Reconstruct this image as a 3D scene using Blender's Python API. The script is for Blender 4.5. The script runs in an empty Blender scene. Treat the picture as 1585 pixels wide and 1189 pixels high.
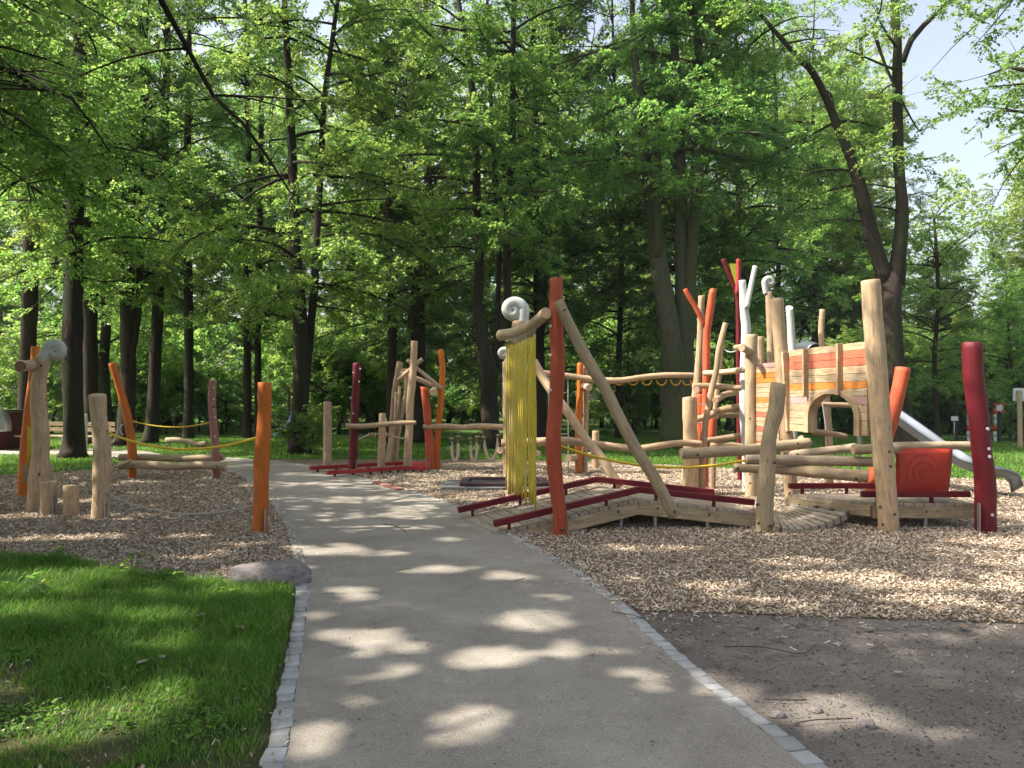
import bpy, bmesh, math, random
import numpy as np
from mathutils import Vector, Matrix, noise
random.seed(7)
scene = bpy.context.scene
COL = scene.collection
# ---------------------------------------------------------------- camera, sky, sun, exposure
F, H, CX, HY = 1232.8, 1.6, 792.5, 620.0          # focal length in photo pixels, eye height, centre column, horizon row
cam = bpy.data.cameras.new('camera'); cam.lens = 28.0; cam.sensor_width = 36.0
cam.shift_y = (HY-594.5)/1585.0; cam.clip_end = 600
camo = bpy.data.objects.new('camera', cam); COL.objects.link(camo)
camo.location = (0, 0, H); camo.rotation_euler = (math.pi/2, 0, 0)
scene.camera = camo
SUN = Vector((-0.80, -0.12, 0.86)).normalized()     # towards the sun
el = math.asin(SUN.z); az = math.atan2(SUN.x, SUN.y)
world = bpy.data.worlds.new('World'); scene.world = world; world.use_nodes = True
nt = world.node_tree; nt.nodes.clear()
sky = nt.nodes.new('ShaderNodeTexSky'); sky.sky_type = 'NISHITA'; sky.sun_disc = False
sky.sun_elevation = el; sky.sun_rotation = az; sky.air_density = 1.0; sky.dust_density = 4.5; sky.ozone_density = .5
bg = nt.nodes.new('ShaderNodeBackground'); bg.inputs['Strength'].default_value = 0.125
wo = nt.nodes.new('ShaderNodeOutputWorld')
hz = nt.nodes.new('ShaderNodeHueSaturation'); hz.inputs['Saturation'].default_value = .6; hz.inputs['Value'].default_value = 1.15   # milky summer haze
nt.links.new(sky.outputs[0], hz.inputs['Color']); nt.links.new(hz.outputs[0], bg.inputs[0]); nt.links.new(bg.outputs[0], wo.inputs[0])
sl = bpy.data.lights.new('sun', 'SUN'); sl.energy = 5.0; sl.angle = math.radians(0.53); sl.color = (1.0, 0.93, 0.82)
so = bpy.data.objects.new('sun', sl); COL.objects.link(so)
so.rotation_euler = SUN.to_track_quat('Z', 'Y').to_euler(); so.location = SUN*40
scene.view_settings.view_transform = 'Standard'; scene.view_settings.look = 'None'
scene.view_settings.gamma = 1.0; scene.view_settings.exposure = 1.25
scene.render.engine = 'CYCLES'
cy = scene.cycles
cy.max_bounces = 7; cy.diffuse_bounces = 4; cy.glossy_bounces = 2; cy.transmission_bounces = 5; cy.transparent_max_bounces = 4
cy.caustics_reflective = False; cy.caustics_refractive = False; cy.sample_clamp_indirect = 6.0
cy.use_denoising = True

# ---------------------------------------------------------------- small helpers
def W(px, py, d): return Vector(((px-CX)*d/F, d, H-(py-HY)*d/F))
def GD(py, z=0.0): return (H-z)*F/(py-HY)
def G(px, py, z=0.0): return W(px, py, GD(py, z))
def tag(o, label=None, cat=None, group=None, kind=None):
    if label: o['label'] = label
    if cat: o['category'] = cat
    if group: o['group'] = group
    if kind: o['kind'] = kind
    return o
ORG = {}
def empty(name, loc, label, cat, group=None):
    o = bpy.data.objects.new(name, None); COL.objects.link(o); o.location = loc; o.empty_display_size = .2
    ORG[o.name] = Vector(loc)
    return tag(o, label, cat, group)
def link(name, me, parent=None, origin=None):
    """me is in world coordinates; shifts it to the thing's origin"""
    if parent is not None: org = ORG[parent.name]
    else: org = Vector(origin) if origin is not None else Vector((0, 0, 0))
    me.transform(Matrix.Translation(-org))
    o = bpy.data.objects.new(name, me); COL.objects.link(o)
    if parent is not None: o.parent = parent
    else: o.location = org
    ORG[o.name] = org
    return o

# ---------------------------------------------------------------- materials
MATS = {}
def newmat(name):
    m = bpy.data.materials.new(name); m.use_nodes = True
    nt = m.node_tree; nt.nodes.clear()
    out = nt.nodes.new('ShaderNodeOutputMaterial'); p = nt.nodes.new('ShaderNodeBsdfPrincipled')
    nt.links.new(p.outputs[0], out.inputs[0])
    return m, nt, p, out
def N(nt, t, **kw):
    n = nt.nodes.new(t)
    for k, v in kw.items():
        if k.startswith('i_'):
            key = k[2:]; key = int(key) if key.isdigit() else key.replace('_', ' ')
            n.inputs[key].default_value = v
        else: setattr(n, k, v)
    return n
def ramp(nt, stops, interp='LINEAR'):
    r = nt.nodes.new('ShaderNodeValToRGB'); r.color_ramp.interpolation = interp
    while len(r.color_ramp.elements) < len(stops): r.color_ramp.elements.new(0.5)
    for e, (p, c) in zip(r.color_ramp.elements, stops):
        e.position = p; e.color = (*c, 1) if len(c) == 3 else c
    return r
def bump(nt, p, h, strength=.3, dist=.02):
    b = N(nt, 'ShaderNodeBump', i_Strength=strength, i_Distance=dist)
    nt.links.new(h, b.inputs['Height']); nt.links.new(b.outputs[0], p.inputs['Normal'])
def sc(c, f): return tuple(min(1, x*f) for x in c)

def wood(name, c, paint=False, rough=.7):
    """logs: streaks run along the length (uv.v in metres); knots, checks, weathering; paint keeps faint streaks and scuffs"""
    m, nt, p, out = newmat(name); L = nt.links.new
    uv = N(nt, 'ShaderNodeUVMap'); oi = N(nt, 'ShaderNodeObjectInfo')
    mp = N(nt, 'ShaderNodeMapping'); mp.inputs['Scale'].default_value = (9, 1.3, 1)
    off = N(nt, 'ShaderNodeCombineXYZ'); mul = N(nt, 'ShaderNodeMath', operation='MULTIPLY', i_1=37.0)
    L(oi.outputs['Random'], mul.inputs[0]); L(mul.outputs[0], off.inputs[0]); L(mul.outputs[0], off.inputs[1])
    L(uv.outputs[0], mp.inputs[0]); L(off.outputs[0], mp.inputs['Location'])
    n1 = N(nt, 'ShaderNodeTexNoise', i_Scale=3.0, i_Detail=8.0, i_Roughness=.65, i_Distortion=.6); L(mp.outputs[0], n1.inputs[0])
    mp2 = N(nt, 'ShaderNodeMapping'); mp2.inputs['Scale'].default_value = (60, 1.6, 1); L(uv.outputs[0], mp2.inputs[0]); L(off.outputs[0], mp2.inputs['Location'])
    n2 = N(nt, 'ShaderNodeTexNoise', i_Scale=1.0, i_Detail=4.0, i_Roughness=.6); L(mp2.outputs[0], n2.inputs[0])
    k = .7 if paint else 1.35
    r1 = ramp(nt, [(.25, sc(c, 1-.42*k)), (.5, c), (.75, tuple(min(1, x*(1+.30*k)) for x in c))]); L(n1.outputs[0], r1.inputs[0])
    # fine dark checks
    r2 = ramp(nt, [(.26, (max(0, 1-.62*k),)*3), (.37, (1, 1, 1))]); L(n2.outputs[0], r2.inputs[0])
    mx = N(nt, 'ShaderNodeMixRGB', blend_type='MULTIPLY', i_Fac=.8); L(r1.outputs[0], mx.inputs[1]); L(r2.outputs[0], mx.inputs[2])
    # broad greying / dirt blotches
    tc = N(nt, 'ShaderNodeTexCoord'); n3 = N(nt, 'ShaderNodeTexNoise', i_Scale=2.2, i_Detail=5.0, i_Roughness=.7); L(tc.outputs['Object'], n3.inputs[0])
    r3 = ramp(nt, [(.42, (0, 0, 0)), (.72, (1, 1, 1))]); L(n3.outputs[0], r3.inputs[0])
    grey = sc(c, .62) if paint else (.24, .19, .13)
    mx2 = N(nt, 'ShaderNodeMixRGB', blend_type='MIX'); L(r3.outputs[0], mx2.inputs[0]); L(mx.outputs[0], mx2.inputs[1]); mx2.inputs[2].default_value = (*grey, 1)
    fac = N(nt, 'ShaderNodeMath', operation='MULTIPLY', i_1=.75 if not paint else .6); L(r3.outputs[0], fac.inputs[0]); L(fac.outputs[0], mx2.inputs[0])
    # per log tone
    hs = N(nt, 'ShaderNodeHueSaturation'); mr = N(nt, 'ShaderNodeMapRange', i_3=.86, i_4=1.12); L(oi.outputs['Random'], mr.inputs[0]); L(mr.outputs[0], hs.inputs['Value'])
    L(mx2.outputs[0], hs.inputs['Color']); last = hs.outputs[0]
    if not paint:
        v = N(nt, 'ShaderNodeTexVoronoi', i_Scale=1.0); mp3 = N(nt, 'ShaderNodeMapping'); mp3.inputs['Scale'].default_value = (4, 3.2, 1); L(uv.outputs[0], mp3.inputs[0]); L(off.outputs[0], mp3.inputs['Location']); L(mp3.outputs[0], v.inputs[0])
        rk = ramp(nt, [(.03, (.25, .14, .07)), (.09, (1, 1, 1))]); L(v.outputs['Distance'], rk.inputs[0])
        mk = N(nt, 'ShaderNodeMixRGB', blend_type='MULTIPLY', i_Fac=.7); L(last, mk.inputs[1]); L(rk.outputs[0], mk.inputs[2]); last = mk.outputs[0]
    L(last, p.inputs['Base Color']); p.inputs['Roughness'].default_value = rough; p.inputs['Specular IOR Level'].default_value = .25
    add = N(nt, 'ShaderNodeMath', operation='ADD'); L(n1.outputs[0], add.inputs[0]); L(n2.outputs[0], add.inputs[1])
    bump(nt, p, add.outputs[0], .6 if not paint else .35, .015)
    MATS[name] = m; return m
def plain(name, c, rough=.6, metal=0, var=.15, scale=8, bmp=.1):
    m, nt, p, out = newmat(name); L = nt.links.new
    tc = N(nt, 'ShaderNodeTexCoord'); n = N(nt, 'ShaderNodeTexNoise', i_Scale=float(scale), i_Detail=6.0, i_Roughness=.65); L(tc.outputs['Object'], n.inputs[0])
    r = ramp(nt, [(.3, sc(c, 1-var)), (.7, sc(c, 1+var))]); L(n.outputs[0], r.inputs[0]); L(r.outputs[0], p.inputs['Base Color'])
    p.inputs['Roughness'].default_value = rough; p.inputs['Metallic'].default_value = metal
    if bmp: bump(nt, p, n.outputs[0], bmp, .01)
    MATS[name] = m; return m
TAN = wood('debarked_wood', (.45, .315, .19))
GREYTAN = wood('weathered_wood', (.37, .285, .175))
PALE = wood('pale_log', (.46, .35, .24))
PLANK = wood('deck_plank', (.34, .29, .225))
ORANGE = wood('orange_paint', (.52, .14, .02), True, .55)
CORAL = wood('coral_paint', (.48, .095, .04), True, .55)
RUST = wood('red_orange_paint', (.33, .065, .03), True, .6)
DRED = wood('dark_red_paint', (.12, .010, .016), True, .5)
PINK = wood('dusty_pink_paint', (.28, .125, .105), True, .6)
SALMON = wood('salmon_stain', (.43, .13, .075), True, .7)
FADEDOR = wood('faded_orange_stain', (.50, .185, .04), True, .7)
MAUVE = wood('mauve_stain', (.42, .26, .24), True, .6)
WHITE = wood('white_paint', (.50, .51, .48), True, .8)
ENDG = plain('end_grain', (.46, .31, .19), .85, 0, .25, 30)
STEEL = plain('galvanised_steel', (.34, .34, .33), .45, .8, .2, 20)
SLIDE = plain('slide_steel', (.19, .21, .235), .45, .85, .10, 3, .02)
DARK = plain('black_rubber', (.025, .025, .028), .8, 0, .2, 12)
BOLT = plain('bolt_steel', (.09, .08, .075), .4, .6, .2, 40)
YROPE = plain('yellow_rope', (.62, .42, .02), .7, 0, .15, 60, .3)
YSTRIP = plain('yellow_strap', (.52, .41, .035), .5, 0, .15, 6, .05)
GROPE = plain('grey_rope', (.33, .31, .28), .8, 0, .2, 60, .3)
BROPE = plain('beige_rope_coil', (.50, .42, .32), .8, 0, .25, 50, .4)
HOLD = plain('white_disc', (.5, .5, .48), .4, 0, .03, 10, 0)
SIGNM = plain('sign_metal', (.55, .57, .58), .5, .2, .08, 5, 0)
REDP = plain('red_sign_paint', (.5, .02, .02), .5, 0, .1, 5, 0)
MAROON = plain('maroon_board', (.10, .012, .02), .6, 0, .2, 6)
RUBBER = plain('grey_rubber_mat', (.12, .12, .12), .9, 0, .25, 30, .3)
def cushion():
    m, nt, p, out = newmat('red_canvas'); L = nt.links.new
    tc = N(nt, 'ShaderNodeTexCoord'); w = N(nt, 'ShaderNodeTexNoise', i_Scale=260.0, i_Detail=2.0); L(tc.outputs['Object'], w.inputs[0])
    n = N(nt, 'ShaderNodeTexNoise', i_Scale=4.0, i_Detail=5.0); L(tc.outputs['Object'], n.inputs[0])
    r = ramp(nt, [(.3, (.27, .02, .008)), (.7, (.36, .028, .011))]); L(n.outputs[0], r.inputs[0]); L(r.outputs[0], p.inputs['Base Color'])
    p.inputs['Roughness'].default_value = .6; bump(nt, p, w.outputs[0], .2, .004); return m
CUSH = cushion()
LINE = plain('engraved_line', (.20, .014, .008), .8, 0, .1, 5, 0)

# ---------------------------------------------------------------- geometry helpers
def cr(pts, step):
    """Catmull-Rom through (Vector, radius)"""
    if len(pts) == 2:
        a, b = pts; n = max(2, int((a[0]-b[0]).length/step))
        return [(a[0].lerp(b[0], i/n), a[1]+(b[1]-a[1])*i/n) for i in range(n+1)]
    P = [(2*pts[0][0]-pts[1][0], pts[0][1])]+list(pts)+[(2*pts[-1][0]-pts[-2][0], pts[-1][1])]
    out = []
    for i in range(1, len(P)-2):
        p0, p1, p2, p3 = P[i-1], P[i], P[i+1], P[i+2]
        n = max(1, int((p1[0]-p2[0]).length/step))
        for k in range(n):
            t = k/n
            v = .5*((2*p1[0])+(p2[0]-p0[0])*t+(2*p0[0]-5*p1[0]+4*p2[0]-p3[0])*t*t+(3*p1[0]-p0[0]-3*p2[0]+p3[0])*t**3)
            out.append((v, p1[1]+(p2[1]-p1[1])*(t*t*(3-2*t))))
    out.append(pts[-1]); return out
def tube_data(rings, seg=14, wob=.05, flat=1.0, flatdir=None, bevel=.18, seedv=0.0, cut=None):
    """returns verts, faces, uvs per face, material index per face"""
    V, Fc, UV, MI = [], [], [], []
    n = len(rings); t0 = (rings[1][0]-rings[0][0]).normalized()
    up = Vector((0, -1, 0)) if abs(t0.y) < .9 else Vector((1, 0, 0))
    if flatdir is not None: up = flatdir
    x = (up-t0*up.dot(t0)).normalized()
    acc = 0; vs = [0]
    for i in range(1, n): acc += (rings[i][0]-rings[i-1][0]).length; vs.append(acc)
    rr = []
    if bevel: # small chamfer rings
        r0 = rings[0][1]; b = r0*bevel
        rr.append((rings[0][0], r0*(1-bevel), vs[0], 0)); rr.append((rings[0][0]+t0*b, r0, b, 0))
        rr += [(rings[i][0], rings[i][1], vs[i], i) for i in range(1, n-1) if vs[i] > b*1.2 and vs[i] < acc-b*1.2]
        te = (rings[-1][0]-rings[-2][0]).normalized(); r1 = rings[-1][1]; b = r1*bevel
        rr.append((rings[-1][0]-te*b, r1, acc-b, n-1)); rr.append((rings[-1][0], r1*(1-bevel), acc, n-1))
    else: rr = [(rings[i][0], rings[i][1], vs[i], i) for i in range(n)]
    for j, (c, r, v, i) in enumerate(rr):
        a = rr[max(j-1, 0)][0]; b = rr[min(j+1, len(rr)-1)][0]; t = (b-a)
        if t.length < 1e-6: t = t0
        t = t.normalized(); x = (x-t*x.dot(t)).normalized(); y = t.cross(x)
        for s in range(seg):
            an = 2*math.pi*s/seg
            q = noise.noise(Vector((math.cos(an)*1.1+seedv, math.sin(an)*1.1, v*1.7+seedv*3)))*1.0 + .5*noise.noise(Vector((math.cos(an)*2.5, math.sin(an)*2.5+seedv, v*6)))
            rad = r*(1+wob*q*1.6)
            p = c+x*(math.cos(an)*rad)+y*(math.sin(an)*rad*flat)
            if cut is not None and j >= len(rr)-2: p = p+t*(cut[0]*math.cos(an+cut[1])*rad)
            V.append(p)
    m = len(rr)
    for j in range(m-1):
        for s in range(seg):
            s2 = (s+1) % seg
            Fc.append((j*seg+s, j*seg+s2, (j+1)*seg+s2, (j+1)*seg+s))
            u0, u1 = s/seg, (s+1)/seg
            UV += [(u0, rr[j][2]), (u1, rr[j][2]), (u1, rr[j+1][2]), (u0, rr[j+1][2])]; MI.append(0)
    Fc.append(tuple(range(seg-1, -1, -1))); UV += [(0, 0)]*seg; MI.append(1)
    Fc.append(tuple((m-1)*seg+s for s in range(seg))); UV += [(0, 0)]*seg; MI.append(1)
    return V, Fc, UV, MI
def mesh_from(name, datas, mats, smooth=True):
    V, Fc, UV, MI = [], [], [], []
    for d in datas:
        o = len(V); V += d[0]; Fc += [tuple(i+o for i in f) for f in d[1]]; UV += d[2]; MI += d[3]
    me = bpy.data.meshes.new(name); me.from_pydata([tuple(v) for v in V], [], Fc)
    ul = me.uv_layers.new(name='UVMap'); ul.data.foreach_set('uv', [c for u in UV for c in u])
    for m in mats: me.materials.append(m)
    me.polygons.foreach_set('material_index', MI)
    me.polygons.foreach_set('use_smooth', [smooth and len(f) == 4 for f in Fc]); me.update(); return me
_sd = [0.0]
def rad(w, d): return w*d/F/2
def log(name, pts, mat, parent=None, d=None, base=True, seg=16, wob=.075, step=.06, endm=None, bevel=.06, flat=1.0, cut=None, sink=False, label=None, cat=None, group=None):
    """pts: (px, py, width_px[, depth]) in photo pixels, each carried to its own depth"""
    P = []
    for p in pts:
        dd = p[3] if len(p) > 3 else d
        P.append((W(p[0], p[1], dd), rad(p[2], dd)))
    if sink:
        a = P[0][0]; P[0] = (Vector((a.x, a.y, -.06)), P[0][1])
    _sd[0] += 1.37
    data = tube_data(cr(P, step), seg, wob, flat, None, bevel, _sd[0], cut)
    paint = mat not in (TAN, GREYTAN, PALE, PLANK)
    me = mesh_from(name, [data], [mat, endm or (mat if paint else ENDG)])
    o = link(name, me, parent, origin=(P[0][0].x, P[0][0].y, 0 if sink else P[0][0].z))
    return tag(o, label, cat, group)
def rope(name, pts, r, mat, parent=None, seg=8, step=.06, wob=0):
    data = tube_data(cr([(p, r) for p in pts], step), seg, wob, 1, None, 0)
    me = mesh_from(name, [data], [mat, mat]); return link(name, me, parent, origin=pts[0])
def sagpts(a, b, sag, n=10):
    return [a.lerp(b, i/n)-Vector((0, 0, sag*4*(i/n)*(1-i/n))) for i in range(n+1)]
def box_bm(bm, c, ax, ay, az_, hx, hy, hz):
    vs = []
    for k in (-1, 1):
        for j in (-1, 1):
            for i in (-1, 1): vs.append(bm.verts.new(c+ax*hx*i+ay*hy*j+az_*hz*k))
    fs = []
    for f in ((0, 2, 3, 1), (4, 5, 7, 6), (0, 1, 5, 4), (2, 6, 7, 3), (0, 4, 6, 2), (1, 3, 7, 5)):
        fs.append(bm.faces.new([vs[i] for i in f]))
    return fs
def beam_bm(bm, a, b, w, h, upv=Vector((0, 0, 1)), mi=0):
    x = (b-a); L_ = x.length; x = x.normalized(); y = upv.cross(x).normalized(); z = x.cross(y)
    fs = box_bm(bm, (a+b)/2, x, y, z, L_/2, w/2, h/2)
    uvl = bm.loops.layers.uv.verify(); off = random.random()*9
    for f in fs:
        f.material_index = mi
        for l in f.loops:
            q = l.vert.co-a; l[uvl].uv = ((q.dot(y)+q.dot(z))*.9+off, q.dot(x)+off)
    return fs
def finish(bm, name, mats, parent=None, origin=None, bevel=.006, label=None, cat=None, group=None):
    me = bpy.data.meshes.new(name); bmesh.ops.recalc_face_normals(bm, faces=bm.faces); bm.to_mesh(me); bm.free()
    for m in (mats if isinstance(mats, (list, tuple)) else [mats]): me.materials.append(m)
    if parent is None and origin is None:
        v = me.vertices[0].co; origin = (v.x, v.y, v.z)
    o = link(name, me, parent, origin)
    if bevel:
        b = o.modifiers.new('bevel', 'BEVEL'); b.width = bevel; b.segments = 2; b.limit_method = 'ANGLE'
    return tag(o, label, cat, group)
def beam(name, a, b, w, h, mat, parent=None, upv=Vector((0, 0, 1)), bevel=.006, **kw):
    bm = bmesh.new(); beam_bm(bm, a, b, w, h, upv); return finish(bm, name, mat, parent, None if parent else a, bevel, **kw)
def disc_data(c, nrm, r, h, seg=14):
    return tube_data([(c, r), (c+nrm*h, r)], seg, 0, 1, None, .25)
CAMDIR = Vector((0, -1, 0))
def bolts(parent, lst, d, rpx=2.6, off=0.0):
    """washer and bolt head on the face turned to the path"""
    for p in lst:
        dd = p[2] if len(p) > 2 else d
        c = W(p[0], p[1], dd)
        me = mesh_from('bolt', [disc_data(c, CAMDIR, rpx*dd/F, .012), disc_data(c+CAMDIR*.011, CAMDIR, rpx*.45*dd/F, .012, 6)], [BOLT, BOLT])
        link('bolt', me, parent)
def holds(parent, lst, d, rpx=2.4):
    for p in lst:
        dd = p[2] if len(p) > 2 else d
        me = mesh_from('white_disc', [disc_data(W(p[0], p[1], dd), CAMDIR, rpx*dd/F, .02)], [HOLD, HOLD]); link('climbing_peg', me, parent)
def bracket(parent, px0, px1, py0, py1, d):
    """galvanised post shoe: flat steel strap with two bolts, running into the ground"""
    bm = bmesh.new(); a = W((px0+px1)/2, py0, d); b = W((px0+px1)/2, py1, d); b.z = min(b.z, -.03)
    w = (px1-px0)*d/F; beam_bm(bm, a, b, w, .012, Vector((1, 0, 0)))
    # orient: width across the picture
    o = finish(bm, 'post_shoe', STEEL, parent, None, .003)
    for t in (.18, .7):
        c = a.lerp(b, t)+CAMDIR*.004
        c.y = a.y-.006
        me = mesh_from('bolt', [disc_data(c, CAMDIR, w*.22, .012, 6)], [BOLT, BOLT]); k = link('bolt', me, o)
    return o
def scroll(name, cx, cy, R, d, start, mat, parent, turns=1.75, thick=.62, sgn=1, depth_px=None):
    """carved snail head: a tapering coil; start=(px,py,w) joins the top of the post"""
    pts = []
    pts.append((W(start[0], start[1], d), rad(start[2], d)))
    a0 = math.pi if sgn > 0 else 0.0     # comes up on one side
    n = int(turns*20)
    for i in range(n+1):
        t = i/n; rr = R*(.66*(1-t)**1.7+.04); hw = R*(.35*(1-t)**.8+.07)
        a = a0-sgn*t*turns*2*math.pi
        pts.append((W(cx+math.cos(a)*rr, cy-math.sin(a)*rr, d)+Vector((0, -(.42*R-hw)*.75*d/F, 0)), hw*d/F))
    rings = cr(pts, .02)
    data = tube_data(rings, 16, .0, 1.0, None, .1)
    # the web of wood that closes the coil behind
    core = tube_data([(W(cx, cy, d)+Vector((0, R*.25*d/F, 0)), R*.70*d/F), (W(cx, cy, d)-Vector((0, R*.22*d/F, 0)), R*.70*d/F)], 24, 0, 1, None, .2)
    me = mesh_from(name, [data, core], [mat, mat])
    return link(name, me, parent)

def mesh_np(name, V, Q, mats, attrs=None, smooth=False, mi=None):
    """V (n,3) float, Q (m,k) int faces"""
    me = bpy.data.meshes.new(name); k = Q.shape[1]
    me.vertices.add(len(V)); me.vertices.foreach_set('co', np.ascontiguousarray(V, dtype=np.float32).ravel())
    me.loops.add(Q.size); me.loops.foreach_set('vertex_index', np.ascontiguousarray(Q, dtype=np.int32).ravel())
    me.polygons.add(len(Q)); me.polygons.foreach_set('loop_start', np.arange(0, Q.size, k, dtype=np.int32))
    if mi is not None: me.polygons.foreach_set('material_index', mi.astype(np.int32))
    for m in mats: me.materials.append(m)
    me.update(calc_edges=True)
    if smooth: me.polygons.foreach_set('use_smooth', np.ones(len(Q), dtype=bool))
    if attrs:
        for nme, arr in attrs.items():
            a = me.attributes.new(nme, 'FLOAT', 'FACE'); a.data.foreach_set('value', arr.astype(np.float32))
    return me
# ================================================================ THE GROUND
rng = np.random.default_rng(11)
def gmat(name, cols, scales, rough=.95, bstr=.5, bdist=.02, vor=None, extra=None):
    m, nt, p, out = newmat(name); L = nt.links.new
    g = N(nt, 'ShaderNodeNewGeometry')
    n1 = N(nt, 'ShaderNodeTexNoise', i_Scale=float(scales[0]), i_Detail=8.0, i_Roughness=.7); L(g.outputs['Position'], n1.inputs[0])
    r1 = ramp(nt, [(.32+.36*i/(len(cols)-1), c) for i, c in enumerate(cols)]); L(n1.outputs[0], r1.inputs[0])
    n2 = N(nt, 'ShaderNodeTexNoise', i_Scale=float(scales[1]), i_Detail=4.0, i_Roughness=.8); L(g.outputs['Position'], n2.inputs[0])
    r2 = ramp(nt, [(.3, (.62, .62, .62)), (.7, (1.35, 1.35, 1.35))]); L(n2.outputs[0], r2.inputs[0])
    mx = N(nt, 'ShaderNodeMixRGB', blend_type='MULTIPLY', i_Fac=1.0); L(r1.outputs[0], mx.inputs[1]); L(r2.outputs[0], mx.inputs[2]); last = mx.outputs[0]; h = n2.outputs[0]
    if vor:
        v = N(nt, 'ShaderNodeTexVoronoi', i_Scale=float(vor[0])); mp = N(nt, 'ShaderNodeMapping'); mp.inputs['Scale'].default_value = vor[1]
        nz = N(nt, 'ShaderNodeTexNoise', i_Scale=3.0); L(g.outputs['Position'], nz.inputs[0])
        ad = N(nt, 'ShaderNodeMixRGB', blend_type='ADD', i_Fac=.5); L(g.outputs['Position'], ad.inputs[1]); L(nz.outputs['Color'], ad.inputs[2])
        L(ad.outputs[0], mp.inputs[0]); L(mp.outputs[0], v.inputs[0])
        sx = N(nt, 'ShaderNodeSeparateColor'); L(v.outputs['Color'], sx.inputs[0])
        rv = ramp(nt, vor[2]); L(sx.outputs[0], rv.inputs[0])
        mv = N(nt, 'ShaderNodeMixRGB', blend_type='MIX', i_Fac=vor[3]); L(last, mv.inputs[1]); L(rv.outputs[0], mv.inputs[2]); last = mv.outputs[0]
        a = N(nt, 'ShaderNodeMath', operation='ADD'); L(v.outputs['Distance'], a.inputs[0]); L(h, a.inputs[1]); h = a.outputs[0]
    L(last, p.inputs['Base Color']); p.inputs['Roughness'].default_value = rough; p.inputs['Specular IOR Level'].default_value = .15
    bump(nt, p, h, bstr, bdist); return m
lawnm = gmat('lawn_earth', [(.055, .045, .025), (.05, .085, .02), (.06, .13, .022), (.075, .15, .03)], (.9, 40), bstr=.8, bdist=.04)
forestm = gmat('forest_floor', [(.05, .06, .02), (.05, .10, .02), (.07, .15, .025), (.08, .08, .04)], (.5, 20), bstr=.8, bdist=.06)
turfm = gmat('turf_earth', [(.17, .12, .075), (.10, .09, .045), (.045, .075, .02), (.05, .09, .02)], (1.6, 60), bstr=.8, bdist=.03)
earthm = gmat('bare_earth', [(.135, .118, .10), (.195, .172, .15), (.26, .232, .205)], (1.3, 70), bstr=.9, bdist=.015)
pathm = gmat('path_gravel', [(.17, .15, .125), (.27, .245, .21), (.37, .34, .295)], (.8, 90), bstr=.55, bdist=.006,
             vor=(140.0, (1, 1, 1), [(0, (.16, .14, .12)), (.3, (.30, .27, .23)), (.8, (.38, .335, .275)), (1, (.52, .47, .40))], .35))
chipsm = gmat('wood_chip_bed', [(.17, .12, .08), (.25, .18, .125), (.33, .25, .175)], (1.1, 60), bstr=1.0, bdist=.03,
              vor=(38.0, (1, 2.2, 1), [(0, (.09, .06, .04)), (.35, (.25, .175, .12)), (.75, (.39, .30, .21)), (1, (.52, .43, .33))], .75))
def sheet(name, pts, z, m, kind='structure'):
    bm = bmesh.new(); vs = [bm.verts.new((x, y, z)) for x, y in pts]; f = bm.faces.new(vs); f.normal_update()
    if f.normal.z < 0: f.normal_flip()
    me = bpy.data.meshes.new(name); bm.to_mesh(me); bm.free(); me.materials.append(m)
    o = bpy.data.objects.new(name, me); COL.objects.link(o); ORG[o.name] = Vector((0, 0, 0)); return tag(o, kind=kind)
def gp(*pp): return [(G(a, b).x, G(a, b).y) for a, b in pp]
def smooth2(pts, n=8):
    P = [Vector((x, y, 0)) for x, y in pts]; out = []
    Q = [2*P[0]-P[1]]+P+[2*P[-1]-P[-2]]
    for i in range(1, len(Q)-2):
        p0, p1, p2, p3 = Q[i-1:i+3]
        for k in range(n):
            t = k/n; v = .5*((2*p1)+(p2-p0)*t+(2*p0-5*p1+4*p2-p3)*t*t+(3*p1-p0-3*p2+p3)*t**3); out.append((v.x, v.y))
    out.append(pts[-1]); return out
sheet('ground', [(-300, -60), (300, -60), (300, 400), (-300, 400)], -.012, forestm)
sheet('lawn', [(-60, 14), (60, 14), (60, 33), (-60, 33)], -.006, lawnm)
left_edge = smooth2([(-.70, 1.4)]+gp((437, 1189), (452, 1110), (465, 1020), (474, 950), (474, 895), (466, 850), (450, 810), (432, 780), (405, 752), (375, 735), (335, 723), (270, 715), (170, 709)))
right_edge = smooth2([(1.58, 1.4)]+gp((1245, 1189), (1150, 1112), (1058, 1038), (1000, 985), (945, 935), (880, 885), (800, 838), (720, 794), (660, 770), (600, 753), (550, 740), (490, 725), (440, 717), (380, 711), (250, 705), (150, 702)))
sheet('path', left_edge+right_edge[::-1], .012, pathm)
far_path = gp((-200, 699), (0, 698), (120, 697), (230, 700), (400, 711), (250, 706), (100, 706), (-200, 708))
sheet('far_path', gp((-400, 698), (0, 696), (150, 695), (230, 699), (260, 706), (150, 704.5), (0, 704), (-400, 705)), .008, pathm)
lawn_front = gp((-260, 868), (0, 865), (100, 872), (200, 892), (340, 906), (474, 912))
sheet('turf', lawn_front+[p for p in left_edge[::-1] if p[1] < G(474, 912).y]+[(-9, .6), (-9, 6.2)], -.002, turfm)
bed_l = [(G(-700, 736).x, G(-700, 736).y)]+gp((0, 736), (90, 731), (150, 727), (200, 722), (300, 717.5))
bl2 = [p for p in left_edge if G(474, 905).y < p[1] < G(300, 717).y]
sheet('chip_bed_left', bed_l+bl2[::-1]+gp((474, 906), (340, 902), (200, 888), (100, 868), (0, 861), (-400, 850)), .004, chipsm)
bed_r_far = gp((400, 711.5), (600, 711), (800, 712), (950, 716), (1100, 724), (1250, 732), (1400, 737), (1585, 745), (2200, 760))
br2 = [p for p in right_edge if G(955, 943).y < p[1] < G(400, 712).y]
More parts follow.
